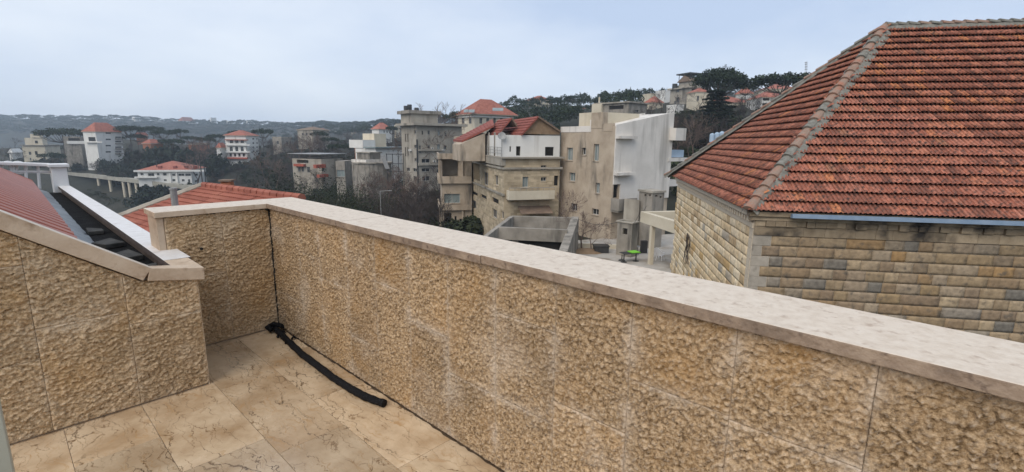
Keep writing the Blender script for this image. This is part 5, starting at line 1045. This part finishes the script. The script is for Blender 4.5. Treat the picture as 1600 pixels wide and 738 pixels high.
# garden house, rear block and loggia by the courtyard
S = House('garden_house', 'small grey stone outbuilding with one dark window at the courtyard', 'house', 991, 38.5, 32, 970, 1004, 350, -8.2, 'concrete_grey', openings_L=[B1(350, 572, 370, 598, 'hole')]); S.parapet(.1, 'concrete_old', .1)
S2 = House('rear_block', 'stained dark concrete block under the white house balcony', 'wall', 1000, 43, 30, 979, 1004, 313, -8.2, 'concrete_old')
S3 = House('round_stone_turret', 'pale stone block with small vents beside the stone house', 'house', 1020, 42, 45, 1002, 1042, 302, -8.2, 'concrete_grey', openings_L=[B1(440, 432, 448, 440, 'hole'), B1(458, 432, 466, 440, 'hole')], openings_R=[B1(485, 435, 494, 443, 'hole'), B1(503, 440, 511, 448, 'hole')]); S3.slab(S3.z1, S3.z1+.18, .1, 'cap', 'concrete_old')
lg = thing('loggia', 'cream concrete loggia with a square opening in its roof beside the stone house', 'porch', loc=tuple(atd(1020, 390, 37)))
P0 = atd(1001, 330.5, 38); lt = P0[2]; lb = lt-.85; P1 = atz(1040, 342, lt); e1 = (P1-P0)/np.linalg.norm(P1-P0); e2 = np.array([-e1[1], e1[0], 0]); e2 *= np.sign(e2@F2); P0[2] = 0; upx = (atp(1013.5, 370, P0, e2)-P0)@e1
for (u, v, a, b) in ((0, 0, 7, .4), (0, .4, .4, 3.4), (0, 3.8, 7, .4), (5.2, .4, .4, 3.4)): MB().obox(P0+e1*u+e2*v, e1, e2, a, b, lb, lt).build('beam', 'plaster_cream', lg, bevel=.02)
for (u, v) in ((upx, .05), (5.8, .05), (.05, 3.6)): MB().obox(P0+e1*u+e2*v, e1, e2, .32, .3, ZC, lb-.001).build('pillar', 'plaster_cream', lg)
MB().obox(P0+e1*(upx-.2)+e2*3.0, e1, e2, 8, .2, ZC, lb-.002).build('rear_wall', 'brown_board', lg); MB().obox(P0+e1*(upx+.1)+e2*.41, e1, e2, 7, 3.3, lb+.3, lb+.45).build('ceiling', 'concrete_old', lg); c = atz(1001.5, 396, ZC); MB().obox(c, azd(90), azd(0), .52, .4, ZC, ZC+1.05).build('cupboard', 'dark_metal', lg)
# monobloc chairs
def chair(c, rot, label):
    t = thing('plastic_chair', label, 'chair', 'white chairs in the loggia', loc=tuple(c)); a = np.array([cos(rot), sin(rot), 0]); b = np.array([-sin(rot), cos(rot), 0])
    P = lambda u, v, z: c+a*u+b*v+ez*z
    MB().hexa([P(-.22, -.22, .41), P(.22, -.22, .41), P(.22, .22, .41), P(-.22, .22, .41), P(-.23, -.23, .45), P(.23, -.23, .45), P(.23, .22, .45), P(-.23, .22, .45)]).build('seat', 'plastic_white', t, bevel=.015)
    mb = MB(); n = 9; 
    for i in range(n):
        s_ = -1+2*i/(n-1); top = .90-.13*s_*s_
        for z, y in ((.46, .20), (top, .30)): mb.v.append(tuple(P(s_*.23, y-.05*(1-s_*s_)+.03, z)))
    for i in range(n-1): mb.f.append((2*i, 2*i+2, 2*i+3, 2*i+1))
    o = mb.build('backrest', 'plastic_white', t); sm = o.modifiers.new('thick', 'SOLIDIFY'); sm.thickness = .025
    for u in (-1, 1):
        for v in (-1, 1): MB().tube([P(u*.20, v*.19, .42), P(u*.25, v*.25, 0)], [.035, .025], 6).build('leg', 'plastic_white', t)
        MB().tube([P(u*.25, .22, .66), P(u*.27, -.05, .66), P(u*.26, -.2, .62), P(u*.23, -.22, .42)], .022, 6).build('arm', 'plastic_white', t)
c = atz(1024.5, 403, ZC); chair(c, YAW*-1+2.9, 'left of the two white plastic chairs in the loggia'); c = atz(1031, 407, ZC); chair(c, -YAW+2.5, 'right of the two white plastic chairs in the loggia')
c = atz(984, 409, ZC); t = thing('garden_table', 'black table with a bright green board on top in the courtyard', 'table', loc=tuple(c)); a, b = azd(70), azd(-20)
MB().obox(c-a*.75-b*.4, a, b, 1.5, .8, ZC+.70, ZC+.74).build('table_top', 'dark_metal', t); MB().obox(c-a*.05-b*.36, a, b, .75, .72, ZC+.745, ZC+.80).build('green_board', 'plastic_green', t)
for u in (-.55, .55): MB().tube([c+a*u+ez*.03, c+a*u+ez*.70], .05, 8).build('leg', 'dark_metal', t); MB().tube([c+a*u, c+a*u+ez*.03], .25, 12).build('foot', 'dark_metal', t)
c = atz(971.5, 407.5, ZC); t = thing('parasol_stand', 'black parasol stand with a short stem left of the garden table', 'stand', loc=tuple(c)); MB().tube([c, c+ez*.07], [.27, .24], 14).build('base', 'dark_metal', t); MB().tube([c+ez*.07, c+ez*.5], .04, 8).build('stem', 'dark_metal', t)
c = atz(990, 398, ZC); t = thing('glass_table', 'small grey table behind the green board', 'table', loc=tuple(c)); MB().tube([c+ez*.70, c+ez*.73], .5, 14).build('table_top', 'grey_metal', t)
for k in range(3): MB().tube([c+azd(k*120)*.38, c+azd(k*120)*.3+ez*.7], .03, 6).build('leg', 'dark_metal', t)
c = atz(940, 396, ZC); c2 = c.copy(); t = thing('planter_box', 'black planter at the foot of the concrete house', 'planter', loc=tuple(c)); MB().obox(c-azd(90)*.6, azd(90), azd(0), 1.2, .9, ZC, ZC+.55).build('box', 'dark_metal', t); MB().obox(c-azd(90)*.66-azd(0)*.06, azd(90), azd(0), 1.32, 1.02, ZC+.55, ZC+.62).build('rim', 'dark_metal', t)
c = atz(915, 394, ZC); t = thing('brown_mound', 'brown heap of earth on the courtyard paving', 'heap', loc=tuple(c)); mb = MB(); n = 12
for j in range(4):
    for i in range(n): th_ = 2*pi*i/n; r = (1-j/3.3)*(1.5+.2*random.random()); mb.v.append(tuple(c+azd(90)*cos(th_)*r+azd(0)*sin(th_)*r*.6+ez*(.3*sin(j/3*pi/2))))
for j in range(3):
    for i in range(n): mb.f.append((j*n+i, j*n+(i+1) % n, (j+1)*n+(i+1) % n, (j+1)*n+i))
mb.f.append(tuple(3*n+i for i in range(n))); mb.build('earth', 'brown_board', t, smooth=True)
kb = thing('kerb_wall', 'low pale kerb wall along the back of the courtyard', 'wall', loc=tuple(atz(940, 390, ZC))); p, q_ = atz(897, 386.5, ZC), atz(978, 390, ZC); MB().hexa([(*x[:2], z) for z in (ZC-.1, ZC+.35) for x in (p, q_, q_+F2*.35, p+F2*.35)]).build('kerb', 'plaster_cream', kb)
# ================================================================== RED ROOF WITH THE CHIMNEY, just beyond the end parapet
AP2 = atd(318, 291, 18); rdir = azd(125); ndir = azd(215); LR = 6.3; RUN, RISE = 6.0, 3.3
rr = thing('tiled_house', 'house with a red tiled roof and a little brick chimney beyond the end parapet', 'house', loc=tuple(AP2-ez*4))
lo = AP2+ndir*RUN-ez*RISE; p1, p2 = lo-rdir*RUN, lo+rdir*(LR+RUN*.3); R2_ = AP2+rdir*LR; bk = AP2-ndir*RUN-ez*RISE
MB().add([AP2, R2_, p2, p1, bk-rdir*RUN, bk+rdir*(LR+RUN*.3)], [(0, 1, 2, 3), (0, 3, 4), (0, 4, 5, 1), (1, 5, 2), (2, 5, 4, 3)]).build('roof_deck', 'roof_red_dark', rr)
sl = (ndir*RUN-ez*RISE); sL = np.linalg.norm(sl); sl /= sL; nr2 = np.cross(rdir, sl); nr2 *= np.sign(nr2[2]); ROWS = 34; k = 0
rib = []; nribs = 0
for r in range(ROWS):
    t0, t1 = r/ROWS, (r+1.12)/ROWS; w0_ = -RUN*t0; L0 = LR+RUN*.3*t0-w0_; seg = max(1, int(L0/1.9)); 
    for j in range(seg):
        ua, ub = w0_+L0*j/seg+.01, w0_+L0*(j+1)/seg-.01; uu_ = np.arange(ua, ub, .125); mb = MB(); row_v = []
        for t, lift in ((t0, .015), (t1, .06)):
            for u in uu_:
                for du, h in ((0, 0), (.045, .025), (.09, .0)): mb.v.append(tuple(AP2+rdir*(min(u+du, ub)-(RUN*(t-t0) if j == 0 and u == uu_[0] else 0))+sl*sL*t+nr2*(lift+h)))
        m_ = len(uu_)*3; mb.f = [(i, i+1, m_+i+1, m_+i) for i in range(m_-1)]
        mb.v += [tuple(np.array(v)-nr2*.035) for v in mb.v[m_:2*m_]]; mb.f += [(m_+i, m_+i+1, 2*m_+i+1, 2*m_+i) for i in range(m_-1)]
        mb.build('tile_course', 'roof_red', rr)
for A, B, k in ((AP2, p1, 20), (AP2, R2_, 16)):
    for i in range(k):
        a = A+(B-A)*i/k+ez*.05; b = A+(B-A)*(i+1.1)/k+ez*.03; MB().tube([b, a], [.14, .11], 7).build('ridge_tile', 'roof_red' if B is R2_ else 'concrete_old', rr)
MB().hexa([(*x[:2], z) for z in (-9, AP2[2]-RISE+.0) for x in (p1-ndir*.5+rdir*.5, p2-ndir*.5-rdir*.5, bk+rdir*(LR+RUN*.3-.5)+ndir*.5, bk-rdir*(RUN-.5)+ndir*.5)]).build('wall', 'plaster_cream', rr)
cc = atd(353, 297, 18.6); ch = MB().obox(cc-azd(80)*.16, azd(80), azd(-10), .34, .34, cc[2]-1.2, atd(353, 285.5, 18.6)[2]).build('chimney', 'brick_clay', rr); zc_ = atd(353, 285.5, 18.6)[2]
for k in range(5): MB().obox(cc-azd(80)*.165-azd(-10)*.005, azd(80), azd(-10), .35, .35, zc_-.30+k*.06, zc_-.252+k*.06).build('brick_course', 'brick_clay', ch)
MB().obox(cc-azd(80)*.22-azd(-10)*.06, azd(80), azd(-10), .46, .46, zc_+.04, zc_+.10).build('chimney_cap', 'roof_brown', ch)
for u in (0, .27): MB().obox(cc-azd(80)*(.16-u), azd(80), azd(-10), .06, .3, zc_+.0, zc_+.04).build('cap_post', 'brick_clay', ch)
p = atd(272, 330, 13.5); q_ = atd(270.5, 295, 13.5); fp = thing('flue_pipe', 'grey metal flue pipe standing before the red tiled roof', 'pipe', loc=tuple(p)); MB().tube([(q_[0], q_[1], p[2]-3), (q_[0], q_[1], q_[2])], .085, 10).build('pipe', 'grey_metal', fp); MB().tube([(q_[0], q_[1], q_[2]-.03), (q_[0], q_[1], q_[2]+.02)], .10, 10).build('collar', 'grey_metal', fp)
# wall mounted cooling units, cables
def cooler(h, fc, r):
    o = h.box(fc, r, .03, .38, 'cooling_unit', 'plaster_white'); e, n = (h.eR, h.nR) if fc == 'R' else (h.eL, h.nL); u0, u1, a, b = h.rect(fc, r); c = h.C+e*(u0+(u1-u0)*.4)+n*.381+ez*(a+b)/2
    MB().tube([c, c+n*.01], min(u1-u0, b-a)*.38, 12).build('fan_grille', 'dark_metal', o)
for fc, r in (('R', A1(170, 290, 180, 299)), ('R', A1(180, 355, 190, 364)), ('R', A1(225, 300, 233, 308)), ('L', A1(66, 300, 76, 309))): cooler(T, fc, r)
for i, (a, b) in enumerate((((957, 388, 43), (1001, 331, 37.5)), ((960, 392, 42), (1010, 322, 40)), ((898, 340, 42), (972, 345, 40)))):
    p, q_ = atd(*a), atd(*b); tag(MB().tube([p+(q_-p)*t-ez*.5*sin(pi*t) for t in np.linspace(0, 1, 12)], .018, 4).build('power_cable', 'dark_metal'), ['thin cable sagging from the concrete house corner to the loggia roof', 'thin cable rising from the concrete house foot to the pale stone block', 'thin cable from the concrete stair walls to the small outbuilding'][i], 'cable')
# utility pole with wires in the valley
def pole(x, yb, yt, d, label, lamp=False):
    p, q_ = atd(x, yb, d), atd(x, yt, d); t = thing('utility_pole', label, 'pole', loc=tuple(p)); MB().tube([(q_[0], q_[1], ground_z(q_[0], q_[1])), q_], [.18, .11] if not lamp else [.07, .05], 6).build('shaft', 'dark_metal' if not lamp else 'grey_metal', t)
    if lamp: MB().tube([q_, q_+R2*1.2+ez*.1], .035, 5).build('lamp_arm', 'grey_metal', t); MB().obox(q_+R2*1.1-F2*.1+ez*0, R2, F2, .35, .15, q_[2]+.05, q_[2]+.13).build('lamp_head', 'grey_metal', t)
    else:
        for h in (.2, 1.0): MB().tube([q_-R2*.9-ez*h, q_+R2*.9-ez*h], .06, 4).build('cross_arm', 'dark_metal', t)
pole(311, 292, 239, 120, 'leaning dark utility pole in front of the white two storey villa'); pole(594, 340, 299, 60, 'pale street lamp among bare trees below the apartment tower', True); pole(316.5, 292, 240, 135, 'grey utility pole just right of the leaning dark pole')

# ================================================================== TREES
def rot(v, ax, a):
    ax = ax/np.linalg.norm(ax); return v*cos(a)+np.cross(ax, v)*sin(a)+ax*(ax@v)*(1-cos(a))
def bare(seed, h, levels=5, spread=.55, kids=3):
    rs = random.Random(seed); segs = []
    def grow(p, d, L, r, lv):
        n = 3 if lv == 0 else 2
        for i in range(n):
            d = d+np.array([rs.gauss(0, .13), rs.gauss(0, .13), rs.gauss(.04, .06)]); d = d/np.linalg.norm(d); q = p+d*L/n; r2 = r*(.82 if lv else .85); segs.append((p, q, r, r2, lv)); 
            if lv < levels and (i > 0 or lv > 0):
                for _ in range(kids if i == n-1 else 1):
                    ax = np.cross(d, np.array([rs.gauss(0, 1), rs.gauss(0, 1), rs.gauss(0, 1)])); nd_ = rot(d, ax, rs.uniform(.25, spread+.3)); grow(q, nd_, L*rs.uniform(.55, .78), r2*.62, lv+1)
            p = q; r = r2
    grow(np.zeros(3), np.array([0, 0, 1.]), h*.38, h*.020, 0)
    S = [s for s in segs]; return S
def segs_mesh(segs, rmin=.012):
    V = []; F_ = []
    for p, q, r0_, r1_, lv in segs:
        d = q-p; a = np.cross(d, [.3, .5, .8]); a /= np.linalg.norm(a)+1e-9; b = np.cross(d, a); b /= np.linalg.norm(b)+1e-9; o = len(V)
        for c, r in ((p, max(r0_, rmin)), (q, max(r1_, rmin*.8))):
            for k in range(3): t = 2*pi*k/3; V.append(c+(a*cos(t)+b*sin(t))*r)
        F_ += [(o+k, o+(k+1) % 3, o+3+(k+1) % 3, o+3+k) for k in range(3)]
    return np.array(V), np.array(F_)
def clumps(seed, centres, n, size, flat=.6):
    """leaf sized faces scattered through the volume of each clump (x, y, z, rx, rz)"""
    rs = np.random.RandomState(seed); V = []; 
    for (x, y, z, rx, rz) in centres:
        m = max(4, int(n)); u = rs.normal(size=(m, 3)); u /= np.linalg.norm(u, axis=1)[:, None]; u *= (rs.rand(m, 1)**.4); P = np.array([x, y, z])+u*np.array([rx, rx, rz])
        a = rs.normal(size=(m, 3)); a /= np.linalg.norm(a, axis=1)[:, None]; b = np.cross(a, rs.normal(size=(m, 3))); b /= np.linalg.norm(b, axis=1)[:, None]; s = size*(.6+.8*rs.rand(m, 1)); b[:, 2] *= flat
        V.append(np.stack([P-a*s-b*s*.5, P+a*s-b*s*.5, P+a*s*.7+b*s*.6, P-a*s*.7+b*s*.6], 1).reshape(-1, 3))
    V = np.concatenate(V); return V, np.arange(len(V)).reshape(-1, 4)
def umbrella(seed, h=10, w=5.0, th=1.5, n=40, size=.22, nc=34, base=.62):
    rs = random.Random(seed); C = []; segs = []; top = h-th; lean = np.array([rs.uniform(-.06, .06)*h, rs.uniform(-.06, .06)*h, 0])
    fork = np.array([0, 0, h*base])+lean*.6; k = 5
    for i in range(k): segs.append((fork*i/k, fork*(i+1)/k, h*.024*(1-.07*i), h*.024*(1-.07*(i+1)), 0))
    for i in range(nc):
        a = rs.uniform(0, 2*pi); r = w*math.sqrt(rs.random())*.86; edge = r/w; z = top+th*(.62*(1-edge**2))+rs.uniform(-.25, .25)*th*.5
        C.append((lean[0]+r*cos(a), lean[1]+r*sin(a), z, w*.22*rs.uniform(.7, 1.25), th*.36*rs.uniform(.7, 1.2)))
        if i % 3 == 0:
            e = np.array([C[-1][0], C[-1][1], z-th*.2]); m_ = fork*.45+e*.55-np.array([0, 0, .06*h]); segs += [(fork, m_, h*.011, h*.008, 1), (m_, e, h*.008, h*.003, 2)]
    return segs_mesh(segs, .03), clumps(seed, C, n, size)
def cedar(seed, h=16, w=4.5, n=34, size=.22):
    rs = random.Random(seed); C = []; segs = [(np.array([0, 0, h*i/10]), np.array([0, 0, h*(i+1)/10]), h*.022*(1-i/11), h*.022*(1-(i+1)/11), 0) for i in range(10)]
    for lv in range(15):
        z = h*(.16+.82*lv/15); R_ = w*(1-.78*lv/15)*rs.uniform(.75, 1.1); k = rs.randint(5, 7); a0 = rs.uniform(0, 6)
        for i in range(k):
            a = a0+2*pi*i/k+rs.uniform(-.3, .3); L = R_*rs.uniform(.65, 1.1); e = np.array([cos(a)*L, sin(a)*L, z-.10*L]); segs.append((np.array([0, 0, z]), e, .09, .03, 1))
            for t in (.35, .65, .95): C.append((e[0]*t, e[1]*t, z-.10*L*t+rs.uniform(-.1, .1), .22*R_+.25, .28))
    return segs_mesh(segs, .03), clumps(seed, C, n, size, .35)
def shrub_(seed, w=2.0, h=2.0, n=26, size=.16, nc=16):
    rs = random.Random(seed); C = [(rs.gauss(0, .42)*w, rs.gauss(0, .42)*w, h*rs.uniform(.2, .8), w*.32, h*.24) for _ in range(nc)]
    return clumps(seed, C, n, size)
def tree_meshes(kind, arg):
    (sv, sf), (cv, cf) = arg; return npmesh(kind+'_trunk', sv, sf, 'bark'), npmesh(kind+'_crown', cv, cf, 'cedar' if kind == 'cedar' else 'pine')
def place(name, label, cat, me_t, me_c, p, s, rz, group=None, sxy=1.0):
    t = thing(name, label, cat, group, loc=tuple(p)); t.scale = (s*sxy, s*sxy, s); t.rotation_euler = (0, 0, rz)
    for nm, me in (('trunk', me_t), ('crown', me_c)):
        if me is None: continue
        o = bpy.data.objects.new(nm, me); COL.objects.link(o); o.parent = t
    return t
UM = [tree_meshes('pine', umbrella(s, 10, 5, 1.9, 46, .20, 40)) for s in (1, 2, 3, 4)]; UBIG = tree_meshes('pine', umbrella(9, 10, 4.2, 3.1, 90, .15, 90, .5)); CE = tree_meshes('cedar', cedar(5, 16, 4.6, 44, .2))
def tree_at(name, label, me, px, ytop, d, hmodel=10, group=None, sxy=1.0, gz=None):
    top = atd(px, ytop, d); g = ground_z(top[0], top[1]) if gz is None else gz; s = max(.25, (top[2]-g)/hmodel); return place(name, label, 'tree', me[0], me[1], (top[0], top[1], g), s, random.uniform(0, 6), group, sxy)
tree_at('umbrella_pine', 'largest umbrella pine with a full rounded crown on the right skyline', UBIG, 1127, 105, 125, 10, sxy=1.15)
tree_at('cedar_tree', 'tall dark layered conifer in front of the largest umbrella pine', CE, 1122, 134, 95, 16, sxy=1.55)
tree_at('umbrella_pine', 'wide low umbrella pine beside the tiled roof edge at right', UM[1], 1222, 113, 120, 10, sxy=1.25); tree_at('umbrella_pine', 'umbrella pine half hidden behind the tiled roof edge', UM[2], 1258, 117, 126, 10, sxy=1.0)
tree_at('umbrella_pine', 'small dark pine crown between the largest pine and the wide pine', UM[3], 1168, 127, 135, 10, sxy=.6)
far = [(93, 199, 245, 1.0, 'broad dark umbrella pine left of the white pyramid roofed block'), (78, 238, 225, .7, 'low dark pine in front of the stepped villa'), (200, 195, 250, .8, 'umbrella pine just right of the pyramid roofed block'), (237, 196, 270, .7, 'thin flat umbrella pine above the pale orange roof'), (252, 202, 262, .9, 'flat umbrella pine right of the thin one, above the dark trees'), (281, 201, 270, .6, 'small round pine in the middle of the left valley'), (336, 209, 258, .8, 'dark rounded pine left of the white apartment block'), (408, 200, 245, .7, 'tall bare stemmed umbrella pine right of the white apartment block'), (374, 203, 262, .8, 'flat pine crown behind the white apartment roof'), (215, 209, 255, .8, 'dark pine between the pyramid block and the pale orange roof'), (268, 216, 240, .9, 'dense dark pine below the thin pines'), (300, 212, 262, .9, 'dark pine above the brown low house'), (516, 214, 210, .9, 'dark spreading pine above the valley houses'), (500, 205, 225, .7, 'dark pine in front of the faded brown house'), (612, 196, 240, .5, 'dark round tree beside the far red roof'), (530, 224, 180, .9, 'low dark pine behind the house with red awnings'), (322, 214, 250, .8, 'dark pine right of the brown low house'), (182, 212, 262, .7, 'dark pine hugging the right side of the pyramid block')]
for i, (px, y, d, sx, lb) in enumerate(far): tree_at('umbrella_pine', lb, UM[i % 4], px, y, d, 10, sxy=sx*1.15)
for i in range(34):
    px = 788+i*7.2+random.uniform(-3, 3); y = np.interp(px, [780, 830, 900, 930, 1000, 1040], [161, 158, 150, 157, 148, 146])+random.uniform(-2, 6); tree_at('umbrella_pine', 'dark umbrella pine in the row along the wooded crest', UM[i % 4], px, y, random.uniform(225, 285), 10, 'pines along the wooded crest', sxy=random.uniform(.75, 1.2))
for i, (px, y, d) in enumerate(((722, 172, 160), (708, 176, 165), (742, 166, 190))): tree_at('umbrella_pine', ['dark pine left of the broad red hip roof', 'small pine between the old block and the broad red hip roof', 'pine behind the broad red hip roof'][i], UM[i], px, y, d, sxy=.7)
# ridge pines: far off wood, one mass
def scatter(name, label, cat, protos, spots, m, cnt_attr=None):
    VV, FF = [], []; off = 0
    for (p, s, sxy, k) in spots:
        V, F_ = protos[k % len(protos)]; a = random.uniform(0, 6.28); R_ = np.array([[cos(a), sin(a), 0], [-sin(a), cos(a), 0], [0, 0, 1]]); VV.append((V@R_)*np.array([s*sxy, s*sxy, s])+np.array(p)); FF.append(F_+off); off += len(V)
    o = obj(name, npmesh(name, np.concatenate(VV), np.concatenate(FF), m)); tag(o, label, cat, kind='stuff'); return o
lowp = [umbrella(s, 10, 4.6, 2.2, 9, .55, 22) for s in (21, 22, 23)]; sp = []
for i in range(1500):
    px = random.uniform(-120, 640); d = random.uniform(820, 1160); p = on_ground(px, d); sp.append((p-ez*random.uniform(1.5, 4.5), random.uniform(.7, 1.25), random.uniform(.9, 1.7), i))
for i in range(330):
    px = random.uniform(430, 720); d = random.uniform(430, 760); p = on_ground(px, d); sp.append((p, random.uniform(.7, 1.1), random.uniform(.7, 1.2), i))
scatter('ridge_woods', 'hazy pine woods covering the far ridges', 'woods', [l[1] for l in lowp], sp, 'pine'); scatter('ridge_trunks', 'thin pine trunks of the hazy far ridge woods', 'woods', [l[0] for l in lowp], sp, 'bark')
sp = []
for i in range(420):
    px = random.uniform(720, 1340); d = random.uniform(115, 330); p = on_ground(px, d)
    if px > 985 and d < 205: continue
    sp.append((p, random.uniform(.35, .75), random.uniform(.7, 1.2), i))
scatter('hill_woods', 'dark pine woods and thickets covering the right hill', 'woods', [umbrella(s, 10, 4.6, 4.5, 12, .42, 26)[1] for s in (31, 32, 33)], sp, 'pine')
# bare winter woods on the valley sides
BT = [segs_mesh(bare(s, 9, 5, .5, 2), .02) for s in (41, 42, 43, 44)]; sp = []; sp2 = []
for i in range(620):
    px = random.uniform(-60, 700); d = random.triangular(60, 320, 150); p = on_ground(px, d)
    x, y, _ = proj(p+ez*6)
    if px > 560 and d < 100 and random.random() < .5: continue
    if px < 345 and d < 250: continue
    sp.append((p-ez*.3, random.uniform(.55, 1.0), random.uniform(.9, 1.4), i))
for i in range(220): sp.append((on_ground(random.uniform(425, 690), random.uniform(52, 100))-ez*.3, random.uniform(.45, .8), random.uniform(.8, 1.2), i))
for i in range(90): sp.append((on_ground(random.uniform(990, 1250), random.uniform(80, 150))-ez*.3, random.uniform(.5, .9), 1.1, i))
scatter('winter_woods', 'brown grey bare winter woods filling the valley', 'woods', BT, sp, 'twig')
SHB = [shrub_(s, 2.0, 2.2, 20, .26, 14) for s in (51, 52, 53)]; sp = []
for i in range(900):
    px = random.uniform(-60, 720); d = random.triangular(85, 330, 150)
    if px < 345 and 110 < d < 250: continue
    sp.append((on_ground(px, d)-ez*.2, random.uniform(.6, 1.3), random.uniform(.8, 1.4), i))
for i in range(150): sp.append((on_ground(random.uniform(690, 800), random.uniform(60, 130))-ez*.2, random.uniform(.6, 1.2), 1.1, i))
for i in range(160): sp.append((on_ground(random.uniform(1040, 1300), random.uniform(66, 140))-ez*.2, random.uniform(.7, 1.6), 1.1, i))
NB = [shrub_(s, 2.0, 2.2, 60, .10, 24) for s in (54, 55)]; sn = [(on_ground(random.uniform(430, 690), random.uniform(38, 95))-ez*.2, random.uniform(.8, 1.6), 1.1, i) for i in range(150)]
scatter('valley_scrub', 'dark green scrub covering the valley floor', 'scrub', SHB, sp, 'shrub'); scatter('slope_bushes', 'green and brown bushes on the slope below the terrace', 'scrub', NB, sn, 'shrub')
# the dark thicket between the houses across the valley, tops kept below their walls
st_, sq_ = [], []
for i in range(560):
    px = random.uniform(-40, 455); f = random.random(); y = np.interp(px, [-40, 100, 135, 195, 205, 225, 258, 262, 330, 336, 352, 408, 420, 460], [252, 246, 247, 244, 237, 230, 230, 226, 231, 240, 251, 250, 236, 232])+24*f; d = 216 if 334 < px < 412 else 228-16*f if 215 < px < 266 else 252-44*f; y -= 8 if 130 < px < 168 else 0
    if 205 < px < 325 and f > .6: continue
    if px < 270 and d < np.interp(px, [0, 104, 180, 267], [262, 236, 209, 182])+4: continue
    top = atd(px, y, d); g = ground_z(top[0], top[1]); h = top[2]-g
    if 1.0 < h < 12: (st_ if i % 3 else sq_).append(((top[0], top[1], g-.2), h/9 if i % 3 else h/2.0, 1.25 if i % 3 else .9, i))
lowq = []
for i in range(2200):      # low scrub on the terraces below the road
    px = random.uniform(40, 420); d = random.uniform(120, np.interp(px, [0, 104, 180, 267, 420], [250, 226, 198, 172, 160])); lowq.append((on_ground(px, d)-ez*.15, random.uniform(.15, .5), random.uniform(1.2, 3.0), i))
for i in range(40):
    px = random.uniform(232, 328); top = atd(px, 293+random.uniform(-3, 4)-(3 if px > 270 else 0), 179); g = ground_z(top[0], top[1]); sq_.append(((top[0], top[1], g-.2), max(.4, (top[2]-g)/2.0), 1.0, i))
scatter('terrace_scrub', 'low dark grass and scrub on the slope below the road', 'scrub', [shrub_(s, 1.6, 2.0, 10, .2, 9) for s in (58, 59, 60)], lowq, 'shrub')
scatter('valley_thicket', 'dark bare thicket between the houses across the valley', 'woods', BT, st_, 'twig'); scatter('valley_evergreens', 'dark evergreen bushes between the houses across the valley', 'scrub', [shrub_(s, 1.6, 2.0, 30, .16, 16) for s in (56, 57)], sq_, 'cedar')
# single bare trees that stand out
TB = []
for s in (61, 62, 63, 64):
    sg = bare(s, 8, 6, .5, 2); t_ = [q for q in sg if q[4] == 0]; c_ = [q for q in sg if q[4] > 0]
    TB.append((npmesh('bare_trunk', *segs_mesh(t_, .03), 'twig_red'), npmesh('bare_crown', *segs_mesh(c_, .014), 'twig_red')))
def bare_at(px, ytop, d, me, lb, gz=None, sxy=1.0, hm=8.0):
    top = atd(px, ytop, d); g = ground_z(top[0], top[1]) if gz is None else gz; place('bare_tree', lb, 'tree', me[0], me[1], (top[0], top[1], g-.1), (top[2]-g)/hm, random.uniform(0, 6), None, sxy)
bare_at(912, 318, 41.5, TB[0], 'reddish bare tree in front of the beige concrete house', ZC, 1.2); bare_at(884, 300, 43, TB[1], 'slim bare tree between the gabled house and the beige concrete house', ZC, .9)
bare_at(926, 345, 40.5, TB[2], 'low bare tree at the foot of the beige concrete house', ZC, 1.3)
for i, (px, y, d, lb) in enumerate(((1066, 170, 85, 'bare tree left of the dark conifer above the white house'), (1082, 180, 80, 'bare tree touching the dark conifer above the white house'), (1020, 152, 150, 'round bare tree left of the tall hill house'), (455, 208, 160, 'large bare tree in the middle of the valley'), (480, 200, 190, 'tall thin bare tree left of the valley houses'), (300, 218, 190, 'bare tree behind the roof of the long white villa'), (600, 255, 80, 'bare tree in front of the round fronted house'), (640, 270, 75, 'bare tree at the foot of the apartment tower'), (672, 163, 118, 'bare treetop above the roof of the apartment tower'), (684, 165, 119, 'second bare treetop above the roof of the apartment tower'), (560, 262, 84, 'bare tree in front of the annex in the valley'), (420, 232, 140, 'dark bare tree above the tiled roof ridge'))):
    bare_at(px, y, d, TB[i % 4], lb, None, 1.0)
# near evergreen masses beyond the coping
for i, (px, y, d, lb, sx) in enumerate(((446, 262, 62, 'dark evergreen bush beyond the terrace corner', 1.0), (428, 284, 55, 'low dark evergreen behind the tiled roof ridge', 1.3), (498, 284, 70, 'green bush below the house with red awnings', 1.6), (546, 286, 68, 'bright green bush below the annex', 1.6))):
    top = atd(px, y, d); g = ground_z(top[0], top[1]); h = top[2]-g; V, F_ = shrub_(71+i, h*.40*sx, h, 150, .09, 90); t = thing('evergreen_bush', lb, 'bush', loc=(top[0], top[1], g)); o = bpy.data.objects.new('foliage', npmesh('foliage', V, F_, 'cedar' if i < 2 else 'shrub')); COL.objects.link(o); o.parent = t
    o = bpy.data.objects.new('stem', MB().tube([(0, 0, 0), (0, 0, h*.6)], [.15, .05], 6).mesh('stem', 'bark')); COL.objects.link(o); o.parent = t
# ================================================================== HAZE
hz = MB().box(-1530, -1530, -45, 1530, 1530, 62).build('haze', None); hz['kind'] = 'stuff'; hz['label'] = 'pale blue grey haze filling the valley air'; hz['category'] = 'haze'
m = bpy.data.materials.new('haze'); m.use_nodes = True; t = m.node_tree; t.nodes.clear(); o = t.nodes.new('ShaderNodeOutputMaterial'); v = t.nodes.new('ShaderNodeVolumePrincipled')
v.inputs['Color'].default_value = (.76, .88, 1, 1); v.inputs['Density'].default_value = .0004; v.inputs['Anisotropy'].default_value = .2; t.links.new(v.outputs[0], o.inputs['Volume']); hz.data.materials.append(m)
